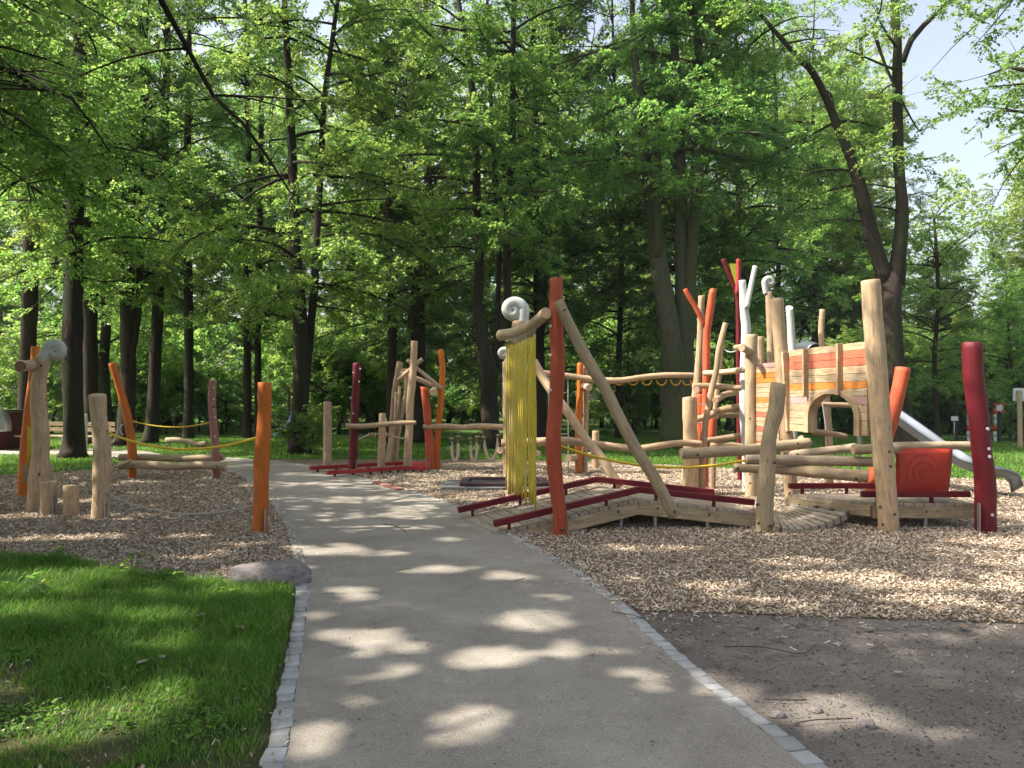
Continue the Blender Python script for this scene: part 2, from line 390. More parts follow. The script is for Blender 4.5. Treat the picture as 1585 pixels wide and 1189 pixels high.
bed_r = bed_r_far+gp((2200, 1000), (1585, 966), (1400, 960), (1200, 953), (1050, 948), (955, 943))+br2
sheet('chip_bed_right', bed_r, .004, chipsm)
re2 = [p for p in right_edge if p[1] < G(955, 940).y]
sheet('bare_earth', re2+gp((955, 938), (1050, 945), (1200, 950), (1400, 956), (1585, 962), (2200, 990))+[(9, .8)], .0, earthm)

def inpoly(P, poly):
    x, y = P[:, 0], P[:, 1]; c = np.zeros(len(P), bool); n = len(poly)
    for i in range(n):
        x1, y1 = poly[i]; x2, y2 = poly[(i+1) % n]
        if y1 == y2: continue
        m = ((y1 > y) != (y2 > y)) & (x < (x2-x1)*(y-y1)/(y2-y1)+x1); c ^= m
    return c
def scatter(poly, y0, y1, dens, margin=1.15):
    """dens(y) per square metre, only inside the part of the polygon the view covers (plus a margin)"""
    out = []; yy = y0
    while yy < y1:
        st = max(.25, yy*.06); w = margin*yy*CX/F+.3
        n = int(dens(yy)*st*2*w); P = np.column_stack([rng.uniform(-w, w, n), rng.uniform(yy, min(yy+st, y1), n)])
        out.append(P[inpoly(P, poly)]); yy += st
    return np.vstack(out)
def flatbits(P, lo, hi, asp, zlo, zhi, tilt=.45, zbase=.0):
    n = len(P); a = rng.uniform(0, 2*np.pi, n); l = rng.uniform(lo, hi, n)*.5; w = l*rng.uniform(asp*.6, asp*1.4, n)
    ux = np.column_stack([np.cos(a), np.sin(a), rng.normal(0, tilt, n)]); ux /= np.linalg.norm(ux, axis=1)[:, None]
    vy = np.column_stack([-np.sin(a), np.cos(a), rng.normal(0, tilt, n)]); vy /= np.linalg.norm(vy, axis=1)[:, None]
    c = np.column_stack([P, rng.uniform(zlo, zhi, n)+zbase])
    s = rng.uniform(.35, 1, (n, 4)); V = np.empty((n, 4, 3))
    for k, (i, j) in enumerate(((-1, -1), (1, -1), (1, 1), (-1, 1))):
        V[:, k] = c+ux*(l*i)[:, None]+vy*(w*j*s[:, k])[:, None]
    V[:, :, 2] = np.maximum(V[:, :, 2], zbase+.001)
    return V.reshape(-1, 3), np.arange(4*n).reshape(n, 4)
def attrmat(name, stops, rough=.85, trans=None, tcol=None, spec=.3):
    m, nt, p, out = newmat(name); L = nt.links.new
    a = N(nt, 'ShaderNodeAttribute', attribute_name='rnd'); r = ramp(nt, stops); L(a.outputs['Fac'], r.inputs[0]); L(r.outputs[0], p.inputs['Base Color'])
    p.inputs['Roughness'].default_value = rough; p.inputs['Specular IOR Level'].default_value = spec
    if trans:
        t = N(nt, 'ShaderNodeBsdfTranslucent'); mx = N(nt, 'ShaderNodeMixShader', i_0=trans); r2 = ramp(nt, tcol); L(a.outputs['Fac'], r2.inputs[0]); L(r2.outputs[0], t.inputs[0])
        L(p.outputs[0], mx.inputs[1]); L(t.outputs[0], mx.inputs[2]); L(mx.outputs[0], out.inputs[0])
    return m
chipm = attrmat('wood_chips', [(0, (.13, .08, .05)), (.2, (.29, .205, .14)), (.5, (.45, .36, .26)), (.8, (.58, .49, .375)), (1, (.72, .64, .53))])
def near(y): return 2900 if y < 9 else (2900*(9/y)**2.2)
for nm, poly in (('wood_chips', bed_r), ('wood_chips', bed_l+bl2[::-1]+gp((474, 906), (340, 902), (200, 888), (100, 868), (0, 861), (-400, 850)))):
    P = scatter(poly, 5.0, 20, near); n = len(P); dist = P[:, 1]
    V, Q = flatbits(P, .014, .044, .34, .004, .024, .38, .004)
    k = np.repeat(np.clip(dist/11, 1, 1.6), 4)[:, None]; C = np.repeat(P, 4, axis=0); V[:, :2] = C+(V[:, :2]-C)*k
    o = link(nm, mesh_np(nm, V, Q, [chipm], {'rnd': rng.uniform(0, 1, n)})); tag(o, kind='stuff')
# scattered crumbs, grit and leaf bits on the bare earth and the path
earth_poly = re2+gp((955, 938), (1050, 945), (1200, 950), (1400, 956), (1585, 962), (2200, 990))+[(9, .8)]
litm = attrmat('earth_litter', [(0, (.03, .025, .02)), (.4, (.10, .07, .05)), (.7, (.25, .19, .14)), (1, (.55, .47, .38))])
P = scatter(earth_poly, 2.9, 6.6, lambda y: 900); n = len(P)
V, Q = flatbits(P, .006, .022, .5, .001, .006, .25, .001)
edge = P[:, 1] > 5.3
P2 = scatter(earth_poly, 4.4, 6.6, lambda y: 900); P2 = P2[rng.uniform(0, 1, len(P2)) < ((P2[:, 1]-4.4)/1.75)**4+.03]; V2, Q2 = flatbits(P2, .02, .055, .36, .004, .014, .3, .001)
o = link('earth_litter', mesh_np('earth_litter', np.vstack([V, V2]), np.vstack([Q, Q2+len(V)]), [litm], {'rnd': np.concatenate([rng.uniform(0, .8, n), rng.uniform(.3, 1, len(P2))])})); tag(o, kind='stuff')
path_poly = left_edge+right_edge[::-1]
P = scatter(path_poly, 3, 12, lambda y: 90); V, Q = flatbits(P, .005, .018, .5, .001, .004, .2, .012)
gm = attrmat('path_grit', [(0, (.05, .04, .03)), (.4, (.16, .13, .10)), (.8, (.30, .26, .21)), (1, (.5, .45, .4))])
o = link('path_grit', mesh_np('path_grit', V, Q, [gm], {'rnd': rng.uniform(0, 1, len(P))})); tag(o, kind='stuff')

# chips trodden out of the beds on to the path margins
P = scatter(path_poly, 4.5, 16, lambda y: 160 if y < 10 else 90); re_ = np.array(right_edge); le_ = np.array(left_edge)
dm = np.minimum(np.abs(P[:, 0]-np.interp(P[:, 1], re_[:, 1], re_[:, 0])), np.abs(P[:, 0]-np.interp(P[:, 1], le_[:, 1], le_[:, 0]))+.25*(P[:, 1] < 6.5))
P = P[rng.uniform(0, 1, len(P)) < np.exp(-dm*4.5)]; V, Q = flatbits(P, .012, .045, .36, .001, .006, .15, .012)
o = link('path_chips', mesh_np('path_chips', V, Q, [chipm], {'rnd': rng.uniform(0, 1, len(P))})); tag(o, kind='stuff')
# kerb of small granite setts down both sides of the path
kerbm = attrmat('granite_sett', [(0, (.25, .25, .245)), (.4, (.31, .31, .305)), (1, (.38, .375, .365))], .85)
kn = kerbm.node_tree; g = kn.nodes.new('ShaderNodeNewGeometry'); nn = N(kn, 'ShaderNodeTexNoise', i_Scale=45.0, i_Detail=6.0); kn.links.new(g.outputs['Position'], nn.inputs[0])
bump(kn, [x for x in kn.nodes if x.type == 'BSDF_PRINCIPLED'][0], nn.outputs[0], .8, .01)
Vk, Qk, Ak = [], [], []
def kerb(edge, side, rows):
    P = [Vector((x, y)) for x, y in edge]; acc = 0; nxt = 0
    seg = [(P[i], P[i+1], (P[i+1]-P[i]).length) for i in range(len(P)-1)]
    def at(s):
        for a, b, l in seg:
            if s <= l or l == 0: return (a.lerp(b, s/l if l else 0), (b-a).normalized())
            s -= l
        return (seg[-1][1], (seg[-1][1]-seg[-1][0]).normalized())
    tot = sum(s[2] for s in seg)
    for r in range(rows):
        s = random.random()*.1
        while s < tot-.2:
            ln = random.uniform(.09, .15); c, t = at(s+ln/2)
            if c.y > 26: break
            nrm = Vector((-t.y, t.x))*side; w = .105*random.uniform(.85, 1.08); q = c+nrm*(r*.102+.045+random.uniform(-.004, .004)); h = random.uniform(.014, .022)
            hl = ln/2-.004; hw = w/2-.003; i0 = len(Vk); rot = random.uniform(-.09, .09); tt = Vector((t.x*math.cos(rot)-t.y*math.sin(rot), t.x*math.sin(rot)+t.y*math.cos(rot))); n2 = Vector((-tt.y, tt.x))
            for z, k in ((-.03, 1), (h*.75, 1), (h, .93)):
                for a, b in ((-1, -1), (1, -1), (1, 1), (-1, 1)):
                    e = q+tt*(hl*a*k*random.uniform(.91, 1.04))+n2*(hw*b*k*random.uniform(.91, 1.04)); Vk.append((e.x, e.y, z+(random.uniform(-.002, .002) if z > 0 else 0)))
            for lv in (0, 4):
                for a in range(4): Qk.append((i0+lv+a, i0+lv+(a+1) % 4, i0+lv+4+(a+1) % 4, i0+lv+4+a))
            Qk.append((i0+8, i0+9, i0+10, i0+11)); Ak.extend([random.random()]*9); s += ln
kerb(left_edge, 1, 1); kerb(right_edge, -1, 1)
o = link('kerb', mesh_np('kerb', np.array(Vk), np.array(Qk), [kerbm], {'rnd': np.array(Ak)})); tag(o, kind='structure')

# grass
grassm = attrmat('grass_blades', [(0, (.055, .125, .018)), (.5, (.11, .225, .03)), (.85, (.18, .31, .05)), (1, (.33, .30, .15))], .6, .45,
                 [(0, (.09, .24, .02)), (.6, (.19, .42, .035)), (1, (.34, .42, .10))])
def grass(P, hl, bend=.6):
    n = len(P); a = rng.uniform(0, 2*np.pi, n); w = rng.uniform(.001, .0036, n)*np.clip(P[:, 1]/5, 1, 6)
    side = np.column_stack([np.cos(a), np.sin(a), np.zeros(n)]); lean = np.column_stack([np.cos(a+1.57), np.sin(a+1.57), np.zeros(n)])*(rng.uniform(.1, bend, n)*hl)[:, None]
    b = np.column_stack([P, np.zeros(n)-.003]); up = np.zeros((n, 3)); up[:, 2] = hl
    V = np.empty((n, 6, 3)); V[:, 0] = b-side*w[:, None]; V[:, 1] = b+side*w[:, None]
    m = b+up*.55+lean*.35; V[:, 2] = m+side*(w*.8)[:, None]; V[:, 3] = m-side*(w*.8)[:, None]
    t = b+up*.95+lean; V[:, 4] = t+side*(w*.15)[:, None]; V[:, 5] = t-side*(w*.15)[:, None]
    i = np.arange(n)[:, None]*6; Q = np.vstack([i+np.array([[0, 1, 2, 3]]), i+np.array([[3, 2, 4, 5]])]); return V.reshape(-1, 3), Q
turf_poly = lawn_front+[p for p in left_edge[::-1] if p[1] < G(474, 912).y]+[(-9, .6), (-9, 6.2)]
P = scatter(turf_poly, 2.6, 8.2, lambda y: 9500 if y < 5 else 7000, 1.08)
nz = np.array([noise.noise(Vector((x*1.1, y*1.1, 3))) + .5*noise.noise(Vector((x*4, y*4, 8))) for x, y in P])
front = np.clip((P[:, 1]-3.6)/2.2, 0, 1)     # thinner and trodden nearer the camera
xe = np.interp(P[:, 1], [q[1] for q in left_edge[:60]], [q[0] for q in left_edge[:60]])
keep = (P[:, 0] < xe-.15+.03*rng.normal(0, 1, len(P))) & (rng.uniform(0, 1, len(P)) < np.clip(.35+.65*front+1.3*nz, .05, 1)); P = P[keep]; nz = nz[keep]; front = front[keep]
hl = (.024+.062*front+.06*np.clip(nz, 0, 1))*rng.uniform(.5, 1.35, len(P))
V, Q = grass(P, hl, 1.3); r_ = np.clip(rng.uniform(0, 1, len(P))*.75+.2*(1-front)-.35*nz, 0, .95); r_[rng.uniform(0, 1, len(P)) < .07] = 1
o = link('grass', mesh_np('grass', V, Q, [grassm], {'rnd': np.concatenate([r_, r_])})); tag(o, kind='stuff')
P = scatter(turf_poly, 2.8, 6.5, lambda y: 1500, 1.08); nz = np.array([noise.noise(Vector((x*1.9, y*1.9, 13))) for x, y in P]); xe = np.interp(P[:, 1], [q[1] for q in left_edge[:60]], [q[0] for q in left_edge[:60]]); P = P[(nz > .12) & (P[:, 0] < xe-.2)]
V, Q = flatbits(P, .012, .034, .75, .012, .055, .45, .0)
o = link('clover', mesh_np('clover', V, Q, [grassm], {'rnd': rng.uniform(.2, .85, len(P))})); tag(o, kind='stuff')
P = scatter(turf_poly, 2.8, 6.5, lambda y: 60, 1.08); V, Q = flatbits(P, .012, .03, .55, .01, .04, .4, .0)
o = link('turf_litter', mesh_np('turf_litter', V, Q, [chipm], {'rnd': rng.uniform(0, .6, len(P))})); tag(o, kind='stuff')
# far lawns: coarser tufts
def far_ok(P):
    m = np.ones(len(P), bool)
    for poly in (bed_r, bed_l+bl2[::-1]+gp((474, 906), (-400, 850)), path_poly, gp((-400, 698), (0, 696), (150, 695), (230, 699), (260, 706), (150, 704.5), (0, 704), (-400, 705))): m &= ~inpoly(P, poly)
    return m
P = scatter([(-60, 14), (60, 14), (60, 33), (-60, 33)], 14.2, 33, lambda y: 420 if y < 22 else 220, 1.25); P = P[far_ok(P)]
nz = np.array([noise.noise(Vector((x*.35, y*.35, 5))) for x, y in P]); k = rng.uniform(0, 1, len(P)) < .75+.9*nz; P = P[k]
V, Q = grass(P, rng.uniform(.03, .085, len(P)), 1.0); r_ = rng.uniform(0, .95, len(P))
o = link('lawn_grass', mesh_np('lawn_grass', V, Q, [grassm], {'rnd': np.concatenate([r_, r_])})); tag(o, kind='stuff')
# ================================================================ THE PLAY EQUIPMENT
UZ = Vector((0, 0, 1))
def base(px, py): g = G(px, py); return (g.x, g.y, 0)
# ---- left clearing ------------------------------------------------
dd = GD(790)
t = empty('snail_climbing_post', base(60, 790), 'cream post with big white carved snail head and orange post behind it, far left', 'climbing post')
log('carved_post', [(59, 792, 31), (60, 750, 31), (63, 700, 25), (64, 670, 24), (60, 640, 23), (60, 600, 22), (66, 562, 21), (66, 552, 20)], TAN, t, dd, sink=True)
scroll('snail_head', 88, 544, 20.5, dd, (66, 557, 20), WHITE, t, 1.75)
log('cross_log', [(31, 567, 18, dd-.75), (46, 566, 17, dd-.25), (60, 563, 17, dd+.5), (62, 561, 15, dd+1.4)], PALE, t, endm=plain('brown_end', (.20, .11, .06), .85, 0, .2, 25))  # cut end in dark brown
d2 = GD(768)
log('orange_post', [(35, 769, 15), (36, 730, 15), (39, 690, 14), (44, 640, 14), (49, 600, 12), (54, 560, 12), (55, 536, 12)], ORANGE, t, d2, sink=True, bevel=.2)
o = log('hanging_block', [(39, 720, 10), (42, 748, 10)], GREYTAN, t, d2-.5, flat=.7)
for k in range(4): rope('strap', [W(44+k*1.6, 660, d2-.5), W(43.5+k*1.6, 722, d2-.5)], .008, YSTRIP, t, 6, .3)
bolts(t, [(61, 734), (64, 566)], dd-.14, 2.2)
def stump(px, py, top, w, label, br=False, tilt=0):
    d = GD(py); o = log('stump', [(px, py, w), (px+tilt, top, w*.96)], TAN, None, d, sink=True, label=label, cat='stump', group='cut log stumps by the snail post', bevel=.08)
    if br: bracket(o, px+w*.22, px+w*.5, py-30, py-2, d-w*d/F/2*.9)
    return o
stump(75, 796, 745, 24, 'short cut log stump with a steel strap, front one beside the snail post', True)
stump(110, 797, 751, 23, 'short cut log stump standing alone between snail post and tan post')
stump(75, 781, 727, 14, 'slim tan stump behind the steel strapped stump')
stump(77, 771, 719, 11, 'smallest stump, furthest back behind the snail post')
d = GD(802)
t = log('climbing_post', [(155, 803, 27), (156, 760, 25), (158, 720, 25), (158, 690, 25), (154, 650, 23), (151, 611, 25)], TAN, None, d, sink=True, label='thick tan log post with flat top holding one end of the yellow rope', cat='post', cut=(.22, 2.6))
bracket(t, 160, 168, 776, 800, d-.105); bolts(t, [(153, 667), (166, 667), (165, 764)], d-.11, 1.3)
dn = GD(823)
t = log('climbing_post', [(403, 824, 23), (404, 770, 23), (405, 720, 24), (407, 680, 23), (409, 640, 21), (410, 592, 21)], ORANGE, None, dn, sink=True, label='straight orange painted post standing at the left edge of the path', cat='post')
bracket(t, 407, 414, 789, 822, dn-.09)
def rp(name, a, b, sag, r, m, label): o = rope(name, sagpts(a, b, sag), r, m); return tag(o, label, 'rope')
rp('rope', W(164, 668, d), W(399, 677, dn), .19, .017, YROPE, 'thick yellow rope sagging between tan post and straight orange post')
rp('rope', W(165, 764, d), W(396, 781, dn), .19, .012, GROPE, 'low grey rope sagging just above the wood chips on the left')
t = empty('log_barrier', base(270, 740), 'two low horizontal logs bolted across a curved orange post and a dusty pink post', 'log barrier')
db = GD(740)
o = log('curved_post', [(204, 741, 12), (205, 705, 12.5), (200, 660, 12.5), (192, 625, 12), (184, 598, 11.5), (174, 562, 12)], RUST, t, db, sink=True); o.data.materials[0] = ORANGE
me = mesh_from('ring', [tube_data([(W(191+5*math.cos(a), 665-8*math.sin(a), db-.1), .012) for a in [math.pi*(.5+i/14) for i in range(15)]], 6, 0, 1, None, 0)], [HOLD, HOLD]); link('ring', me, t)
log('pink_post', [(335, 741, 12), (334, 710, 12), (331, 660, 12), (328, 620, 12), (330, 588, 11.5)], PINK, t, db, sink=True)
holds(t, [(331, 600), (331, 618), (333, 646), (333, 676)], db-.09, 1.5); bolts(t, [(331, 630)], db-.09, 2)
log('rear_log', [(185, 708, 11), (230, 708, 10), (290, 709.5, 11), (347, 708, 10)], GREYTAN, t, db+.17, label='lower greyer log at the back')
log('front_log', [(183, 722, 11), (215, 719, 13), (265, 722, 12), (310, 720, 12), (349, 722, 13)], GREYTAN, t, db-.17)
log('forked_end', [(175, 724, 4), (192, 718, 6), (203, 712, 5)], PALE, t, db-.3)
bolts(t, [(206, 721), (336, 722)], db-.27, 1.8)
rp('rope', W(206, 652, db-.05), W(325, 654, db-.05), .11, .014, YROPE, 'thin yellow rope hung between curved orange post and dusty pink post')
# ---- far left furniture --------------------------------------------
t = empty('log_bench', base(290, 693), 'pale rough log bench lying on short legs on the distant lawn', 'bench')
dl = 26.5
log('seat', [(257, 682, 9), (275, 681, 9), (292, 684, 8), (305, 688, 8), (320, 687, 9)], PALE, t, dl)
for x in (263, 287, 312): log('leg', [(x, 694, 3), (x, 686, 3)], GREYTAN, t, dl, base=True, sink=True, seg=8)
def bench(px, py, w, label):
    g = G(px, py); t = empty('park_bench', (g.x, g.y, 0), label, 'bench'); m = GREYTAN
    for k, (y, z) in enumerate(((-.18, .46), (0, .46), (.18, .46))): beam('seat_slat', g+Vector((-w/2, y, z)), g+Vector((w/2, y, z)), .15, .045, m, t)
    for k, z in enumerate((.66, .84)): beam('backrest_slat', g+Vector((-w/2, .32, z)), g+Vector((w/2, .32, z)), .04, .13, m, t)
    for x in (-w*.38, w*.38):
        beam('leg', g+Vector((x, -.15, 0)), g+Vector((x, -.15, .44)), .07, .07, STEEL, t, Vector((0, 1, 0))); beam('leg', g+Vector((x, .3, 0)), g+Vector((x, .36, .9)), .07, .07, STEEL, t, Vector((1, 0, 0)))
    return t
bench(134, 698, 1.5, 'wooden park bench partly hidden behind the pale square post')
bench(70, 697, 1.7, 'wooden park bench seen between the snail post and the big dark tree')
g = G(130, 704); beam('marker_post', g+Vector((0, 0, -.05)), g+Vector((0, 0, 1.2)), .15, .12, WHITE, None, Vector((0, 1, 0)), label='pale square timber post standing on the lawn beside the park bench', cat='post')
d = 25.5
t = empty('tube_slide_hut', (W(8, 690, d).x, d, 0), 'dark red hut with a shiny curved metal tube slide on top at the left edge', 'play hut')
bm = bmesh.new(); a = W(-40, 690, d); b = W(2, 690, d); beam_bm(bm, Vector((a.x, d+.5, .62)), Vector((b.x, d+.5, .62)), 1.2, 1.2); finish(bm, 'hut', MAROON, t)
bm = bmesh.new(); beam_bm(bm, Vector((a.x, d+.5, 1.27)), Vector((b.x+.12, d+.5, 1.27)), 1.5, .06); finish(bm, 'roof', DARK, t)
log('tube', [(-40, 638, 24), (-18, 637, 24), (-4, 641, 24), (3, 652, 24), (4, 668, 24)], STEEL, t, d-.35, wob=0, seg=24)
for x, y in ((-16, 637), (-7, 640), (0, 648)): log('tube_rib', [(x, y, 26), (x+1.5, y+.5, 26)], STEEL, t, d-.35, wob=0, seg=24)
beam('window_board', Vector((a.x+.2, d-.115, .75)), Vector((b.x-.1, d-.115, .75)), .03, .35, GREYTAN, t)
d = 27.0
t = empty('blue_slide', (W(445, 690, d).x, d, 0), 'small blue grey slide on dark legs beside the big forked tree', 'slide')
bm = bmesh.new(); P = [W(455, 641, d), W(451, 655, d), W(444, 668, d), W(436, 675, d), W(428, 677, d)]
for i in range(4):
    v = [bm.verts.new(P[i+j]+Vector((0, y, 0))) for j, y in ((0, -.3), (0, .3), (1, .3), (1, -.3))]; bm.faces.new(v)
    for y in (-.3, .3):
        v = [bm.verts.new(P[i+j]+Vector((0, y, z))) for j, z in ((0, 0), (0, .16), (1, .16), (1, 0))]; bm.faces.new(v)
o = finish(bm, 'chute', plain('blue_plastic', (.20, .30, .50), .35, 0, .1, 4, 0), t, None, 0); s = o.modifiers.new('s', 'SOLIDIFY'); s.thickness = .03
for p in ((447, 600), (456, 640)): log('support_post', [(p[0], 690, 4), (p[0], p[1], 4)], MAROON, t, d+.2, sink=True, seg=8)
beam('platform', W(446, 646, d)+Vector((0, .2, 0)), W(460, 646, d)+Vector((0, .2, 0)), .7, .1, MAROON, t)
# ---- middle group ---------------------------------------------------
log('log_post', [(507, 721, 13.5), (507, 670, 13), (507, 622, 12.5)], TAN, None, GD(721), sink=True, label='plain tan log post standing alone behind the low red balance rails', cat='post')
d = GD(733)
t = empty('beam_frame', base(590, 732), 'dark red post, short tan post and tall bent tan post joined by a horizontal log beam', 'climbing frame')
log('dark_red_post', [(546, 734, 14), (547, 690, 13.5), (549, 640, 13), (551, 600, 12.5), (552.5, 563, 13)], DRED, t, d, sink=True, cut=(.2, 0))
holds(t, [(547, 577), (558, 571), (543, 599), (543, 616), (547, 640), (541, 650), (556, 591)], d-.09, 1.3)
bracket(t, 549, 554, 711, 733, d-.09)
d3 = GD(731); log('short_post', [(590, 732, 13), (591, 690, 11.5), (592, 640, 10.5)], TAN, t, d3, sink=True); bracket(t, 592, 596, 709, 731, d3-.08)
d4 = GD(729); log('tall_post', [(631, 730, 14), (632, 690, 13), (634, 655, 12), (635, 620, 12), (638, 590, 12), (640, 560, 10.5), (641.5, 528, 10.5)], TAN, t, d4, sink=True); bracket(t, 629, 633, 706, 727, d4-.1)
log('beam', [(535, 659, 8), (560, 660, 8.5), (590, 657, 8), (620, 655, 7.5), (644, 654, 6)], TAN, t, 17.3, seg=12)
rope('bead_rope', [W(553, 681, 17.6), W(573, 673, 17.7), W(592, 672, 17.8), W(605, 675, 17.8), W(627, 680, 18)], .018, GROPE, t)
for x in (571, 575.5, 580, 598.5, 603): link('rope_bead', mesh_from('rope_bead', [tube_data([(W(x-1.3, 674-(x > 574), 17.65), .055), (W(x+1.3, 674-(x > 574), 17.65), .055)], 14, 0, 1, None, .2)], [TAN, ENDG]), t)
d = GD(716)
t = empty('leaning_pole_fan', base(610, 716), 'fan of slim leaning tan poles with crossed logs on top behind the bent tan post', 'climbing frame')
log('leaning_pole', [(601, 716, 9), (606, 670, 8), (609, 620, 8), (613, 590, 9), (619, 560, 10)], TAN, t, d, sink=True, seg=12)
log('leaning_pole', [(604, 717, 6), (609, 670, 6), (612, 640, 5), (613, 607, 4)], TAN, t, d-.2, sink=True, seg=10)
log('leaning_pole', [(608, 717, 6), (613, 670, 6), (617, 630, 6), (619, 598, 5.5)], TAN, t, d-.1, sink=True, seg=10)
log('leaning_pole', [(612, 717, 7), (617, 670, 7), (624, 630, 7), (629, 600, 6), (628, 570, 6)], TAN, t, d-.1, sink=True, seg=10)
log('leaning_pole', [(640, 600, 6), (630, 580, 6), (620, 572, 6)], TAN, t, d+.3, seg=10)
log('cross_log', [(616, 589, 6), (636, 571, 6.5), (654, 556, 7)], TAN, t, 18.6, seg=10)
log('cross_log', [(630, 557, 6), (650, 574, 6), (668, 589, 7), (684, 602, 7)], PALE, t, 18.5, seg=10)
log('cross_log', [(619, 577, 6), (650, 588, 8), (666, 595, 8), (683, 599, 8)], PALE, t, 18.8, seg=10)
log('cross_log', [(671, 607, 12, 18.0), (674, 603, 12, 19.2)], GREYTAN, t, endm=ENDG, seg=12)
d = GD(727)
t = empty('hanging_loop_beam', base(670, 727), 'orange posts carrying a wavy log beam with three hanging rope loops', 'climbing frame')
log('red_orange_post', [(666, 728, 14), (665, 690, 14), (662, 650, 13), (657, 600, 12)], CORAL, t, d, sink=True, cut=(.3, 1)); bracket(t, 662, 667, 706, 726, d-.1)
log('curved_orange_post', [(677, 726, 9), (677, 690, 9), (680, 650, 9), (684, 600, 9), (685, 570, 9), (682, 543, 9)], ORANGE, t, d+.15, sink=True, cut=(.5, 0))
log('beam', [(655, 661, 8), (690, 660, 9), (715, 662, 9), (745, 660, 9), (770, 661, 9), (795, 662, 9), (806, 663, 8)], TAN, t, d-.05, seg=12)
log('rear_post', [(800, 725, 10), (798, 660, 9)], TAN, t, d, sink=True, seg=12)
for k, x in enumerate((704, 733, 760)):
    dy = (0, 0, -2)[k]; dz = d-.05
    pts = [W(x-5.5, 682+dy, dz), W(x-4.5, 700+dy, dz), W(x-2.5, 710+dy, dz), W(x+.5, 714.5+dy, dz), W(x+3.5, 709+dy, dz), W(x+5, 699+dy, dz), W(x+5.5, 679+dy, dz)]
    if k == 2: pts = [p+Vector((.03*(i-3), 0, 0)) for i, p in enumerate(pts)]
    # coil: rope wound round the loop
    rings = cr([(p, .042) for p in pts], .014); rings = [(p, .042*(1 if i % 2 else .84)) for i, (p, r) in enumerate(rings)]
    lo = link('rope_loop', mesh_from('rope_loop', [tube_data(rings, 10, 0, 1, None, 0)], [BROPE, BROPE]), t)
    for s_, q in ((0, pts[0]), (1, pts[-1])):
        a = q+Vector((0, 0, .02)); b = q-Vector((0, 0, .11))
        link('grip_wrap', mesh_from('grip_wrap', [tube_data([(b, .04), (a, .04)], 10, 0, 1, None, 0)], [DARK, DARK]), lo)
        link('wood_cap', mesh_from('wood_cap', [tube_data([(a, .055), (a+Vector((0, 0, .05)), .06)], 12, 0, 1, None, .3)], [TAN, ENDG]), lo)
        rope('hanger', [a+Vector((0, 0, .04)), Vector((a.x, a.y, H-(662-HY)*dz/F))], .006, STEEL, lo, 6, .2)
def balance(name, pts, label, h=.1):
    t = empty(name, base(*pts[0]), label, 'balance rail', 'low red balance rails'); P = [G(a, b, .1) for a, b in pts]
    bm = bmesh.new()
    for i in range(len(P)-1): beam_bm(bm, P[i], P[i+1], .1, h*.8)
    finish(bm, 'rail', REDP2, t)
    for i in range(len(P)-1):
        for k in (.15, .5, .85):
            q = P[i].lerp(P[i+1], k); beam('foot', Vector((q.x, q.y, -.02)), Vector((q.x, q.y, .07)), .05, .05, DRED, t, Vector((0, 1, 0)))
REDP2 = wood('faded_red_paint', (.33, .035, .035), True, .6)
balance('balance_rail', [(479, 725), (560, 720), (622, 717), (660, 719)], 'long low faded red balance rail, the rear one of the two')
balance('balance_rail', [(506, 732), (585, 727), (622, 724), (658, 725)], 'low faded red balance rail nearer the path, passing the dark red post')
# trampoline
t = empty('trampoline', (G(775, 752).x, G(775, 752).y, 0), 'ground level trampoline with dark rim and grey rubber mat behind the yellow straps', 'trampoline')
a, b = G(695, 752), G(850, 752); y0, y1 = GD(757.5), GD(747); cx_ = (a.x+b.x)/2
bm = bmesh.new(); beam_bm(bm, Vector((a.x-.1, (y0+y1)/2, .02)), Vector((b.x+.1, (y0+y1)/2, .02)), (y1-y0)+.35, .03); finish(bm, 'rubber_mat', RUBBER, t)
bm = bmesh.new()
for p, q in (((a.x+.3, y0+.2), (b.x-.1, y0+.2)), ((b.x-.1, y0+.2), (b.x-.1, y1)), ((b.x-.1, y1), (a.x+.3, y1)), ((a.x+.3, y1), (a.x+.3, y0+.2))): beam_bm(bm, Vector((*p, .07)), Vector((*q, .07)), .16, .075)
finish(bm, 'padded_rim', plain('dark_rim', (.035, .015, .022), .6, 0, .15, 6), t, None, .02)
bm = bmesh.new(); beam_bm(bm, Vector((a.x+.4, (y0+.2+y1)/2, .055)), Vector((b.x-.2, (y0+.2+y1)/2, .055)), y1-y0-.4, .02); finish(bm, 'jump_mat', DARK, t)
bm = bmesh.new(); A = G(572, 748); B = G(607, 760); beam_bm(bm, Vector((A.x+.1, A.y, .03)), Vector((B.x+.15, B.y, .03)), .14, .03); finish(bm, 'edging_slab', plain('red_slab', (.30, .12, .10), .9, 0, .2, 20), None, (A.x, A.y, 0), label='narrow dusty red slab set flush in the chips at the path edge', cat='slab')
# ---- strap curtain with the red-orange post ---------------------------
d = GD(829)
t = empty('bent_post_stand', base(867, 829), 'tall bent red orange post with a long tan log leaning on it', 'climbing frame')
log('red_orange_post', [(867, 830, 23), (867, 805, 23), (863, 770, 23), (859, 735, 23.5), (856.5, 700, 24), (857, 670, 23.5), (861, 620, 22), (863, 560, 22), (861, 500, 21.5), (861, 431, 20)], RUST, t, d, sink=True, seg=20)
holds(t, [(852, 505), (852, 550), (852, 604)], d-.05, 2.3); bolts(t, [(870, 820)], d-.1, 2.8)
log('leaning_log', [(864, 466, 17), (890, 520, 17.5), (914, 565, 18), (937, 603, 18), (960, 650, 19), (985, 697, 19), (1009, 733, 19), (1028, 768, 19), (1045, 799, 20)], GREYTAN, t, d-.22, seg=20, endm=GREYTAN)
bolts(t, [(874, 479), (1044, 792)], d-.31, 2.8)
t2 = empty('snail_post', base(798, 777), 'post with upright white carved snail head carrying the log of the yellow straps', 'climbing post')
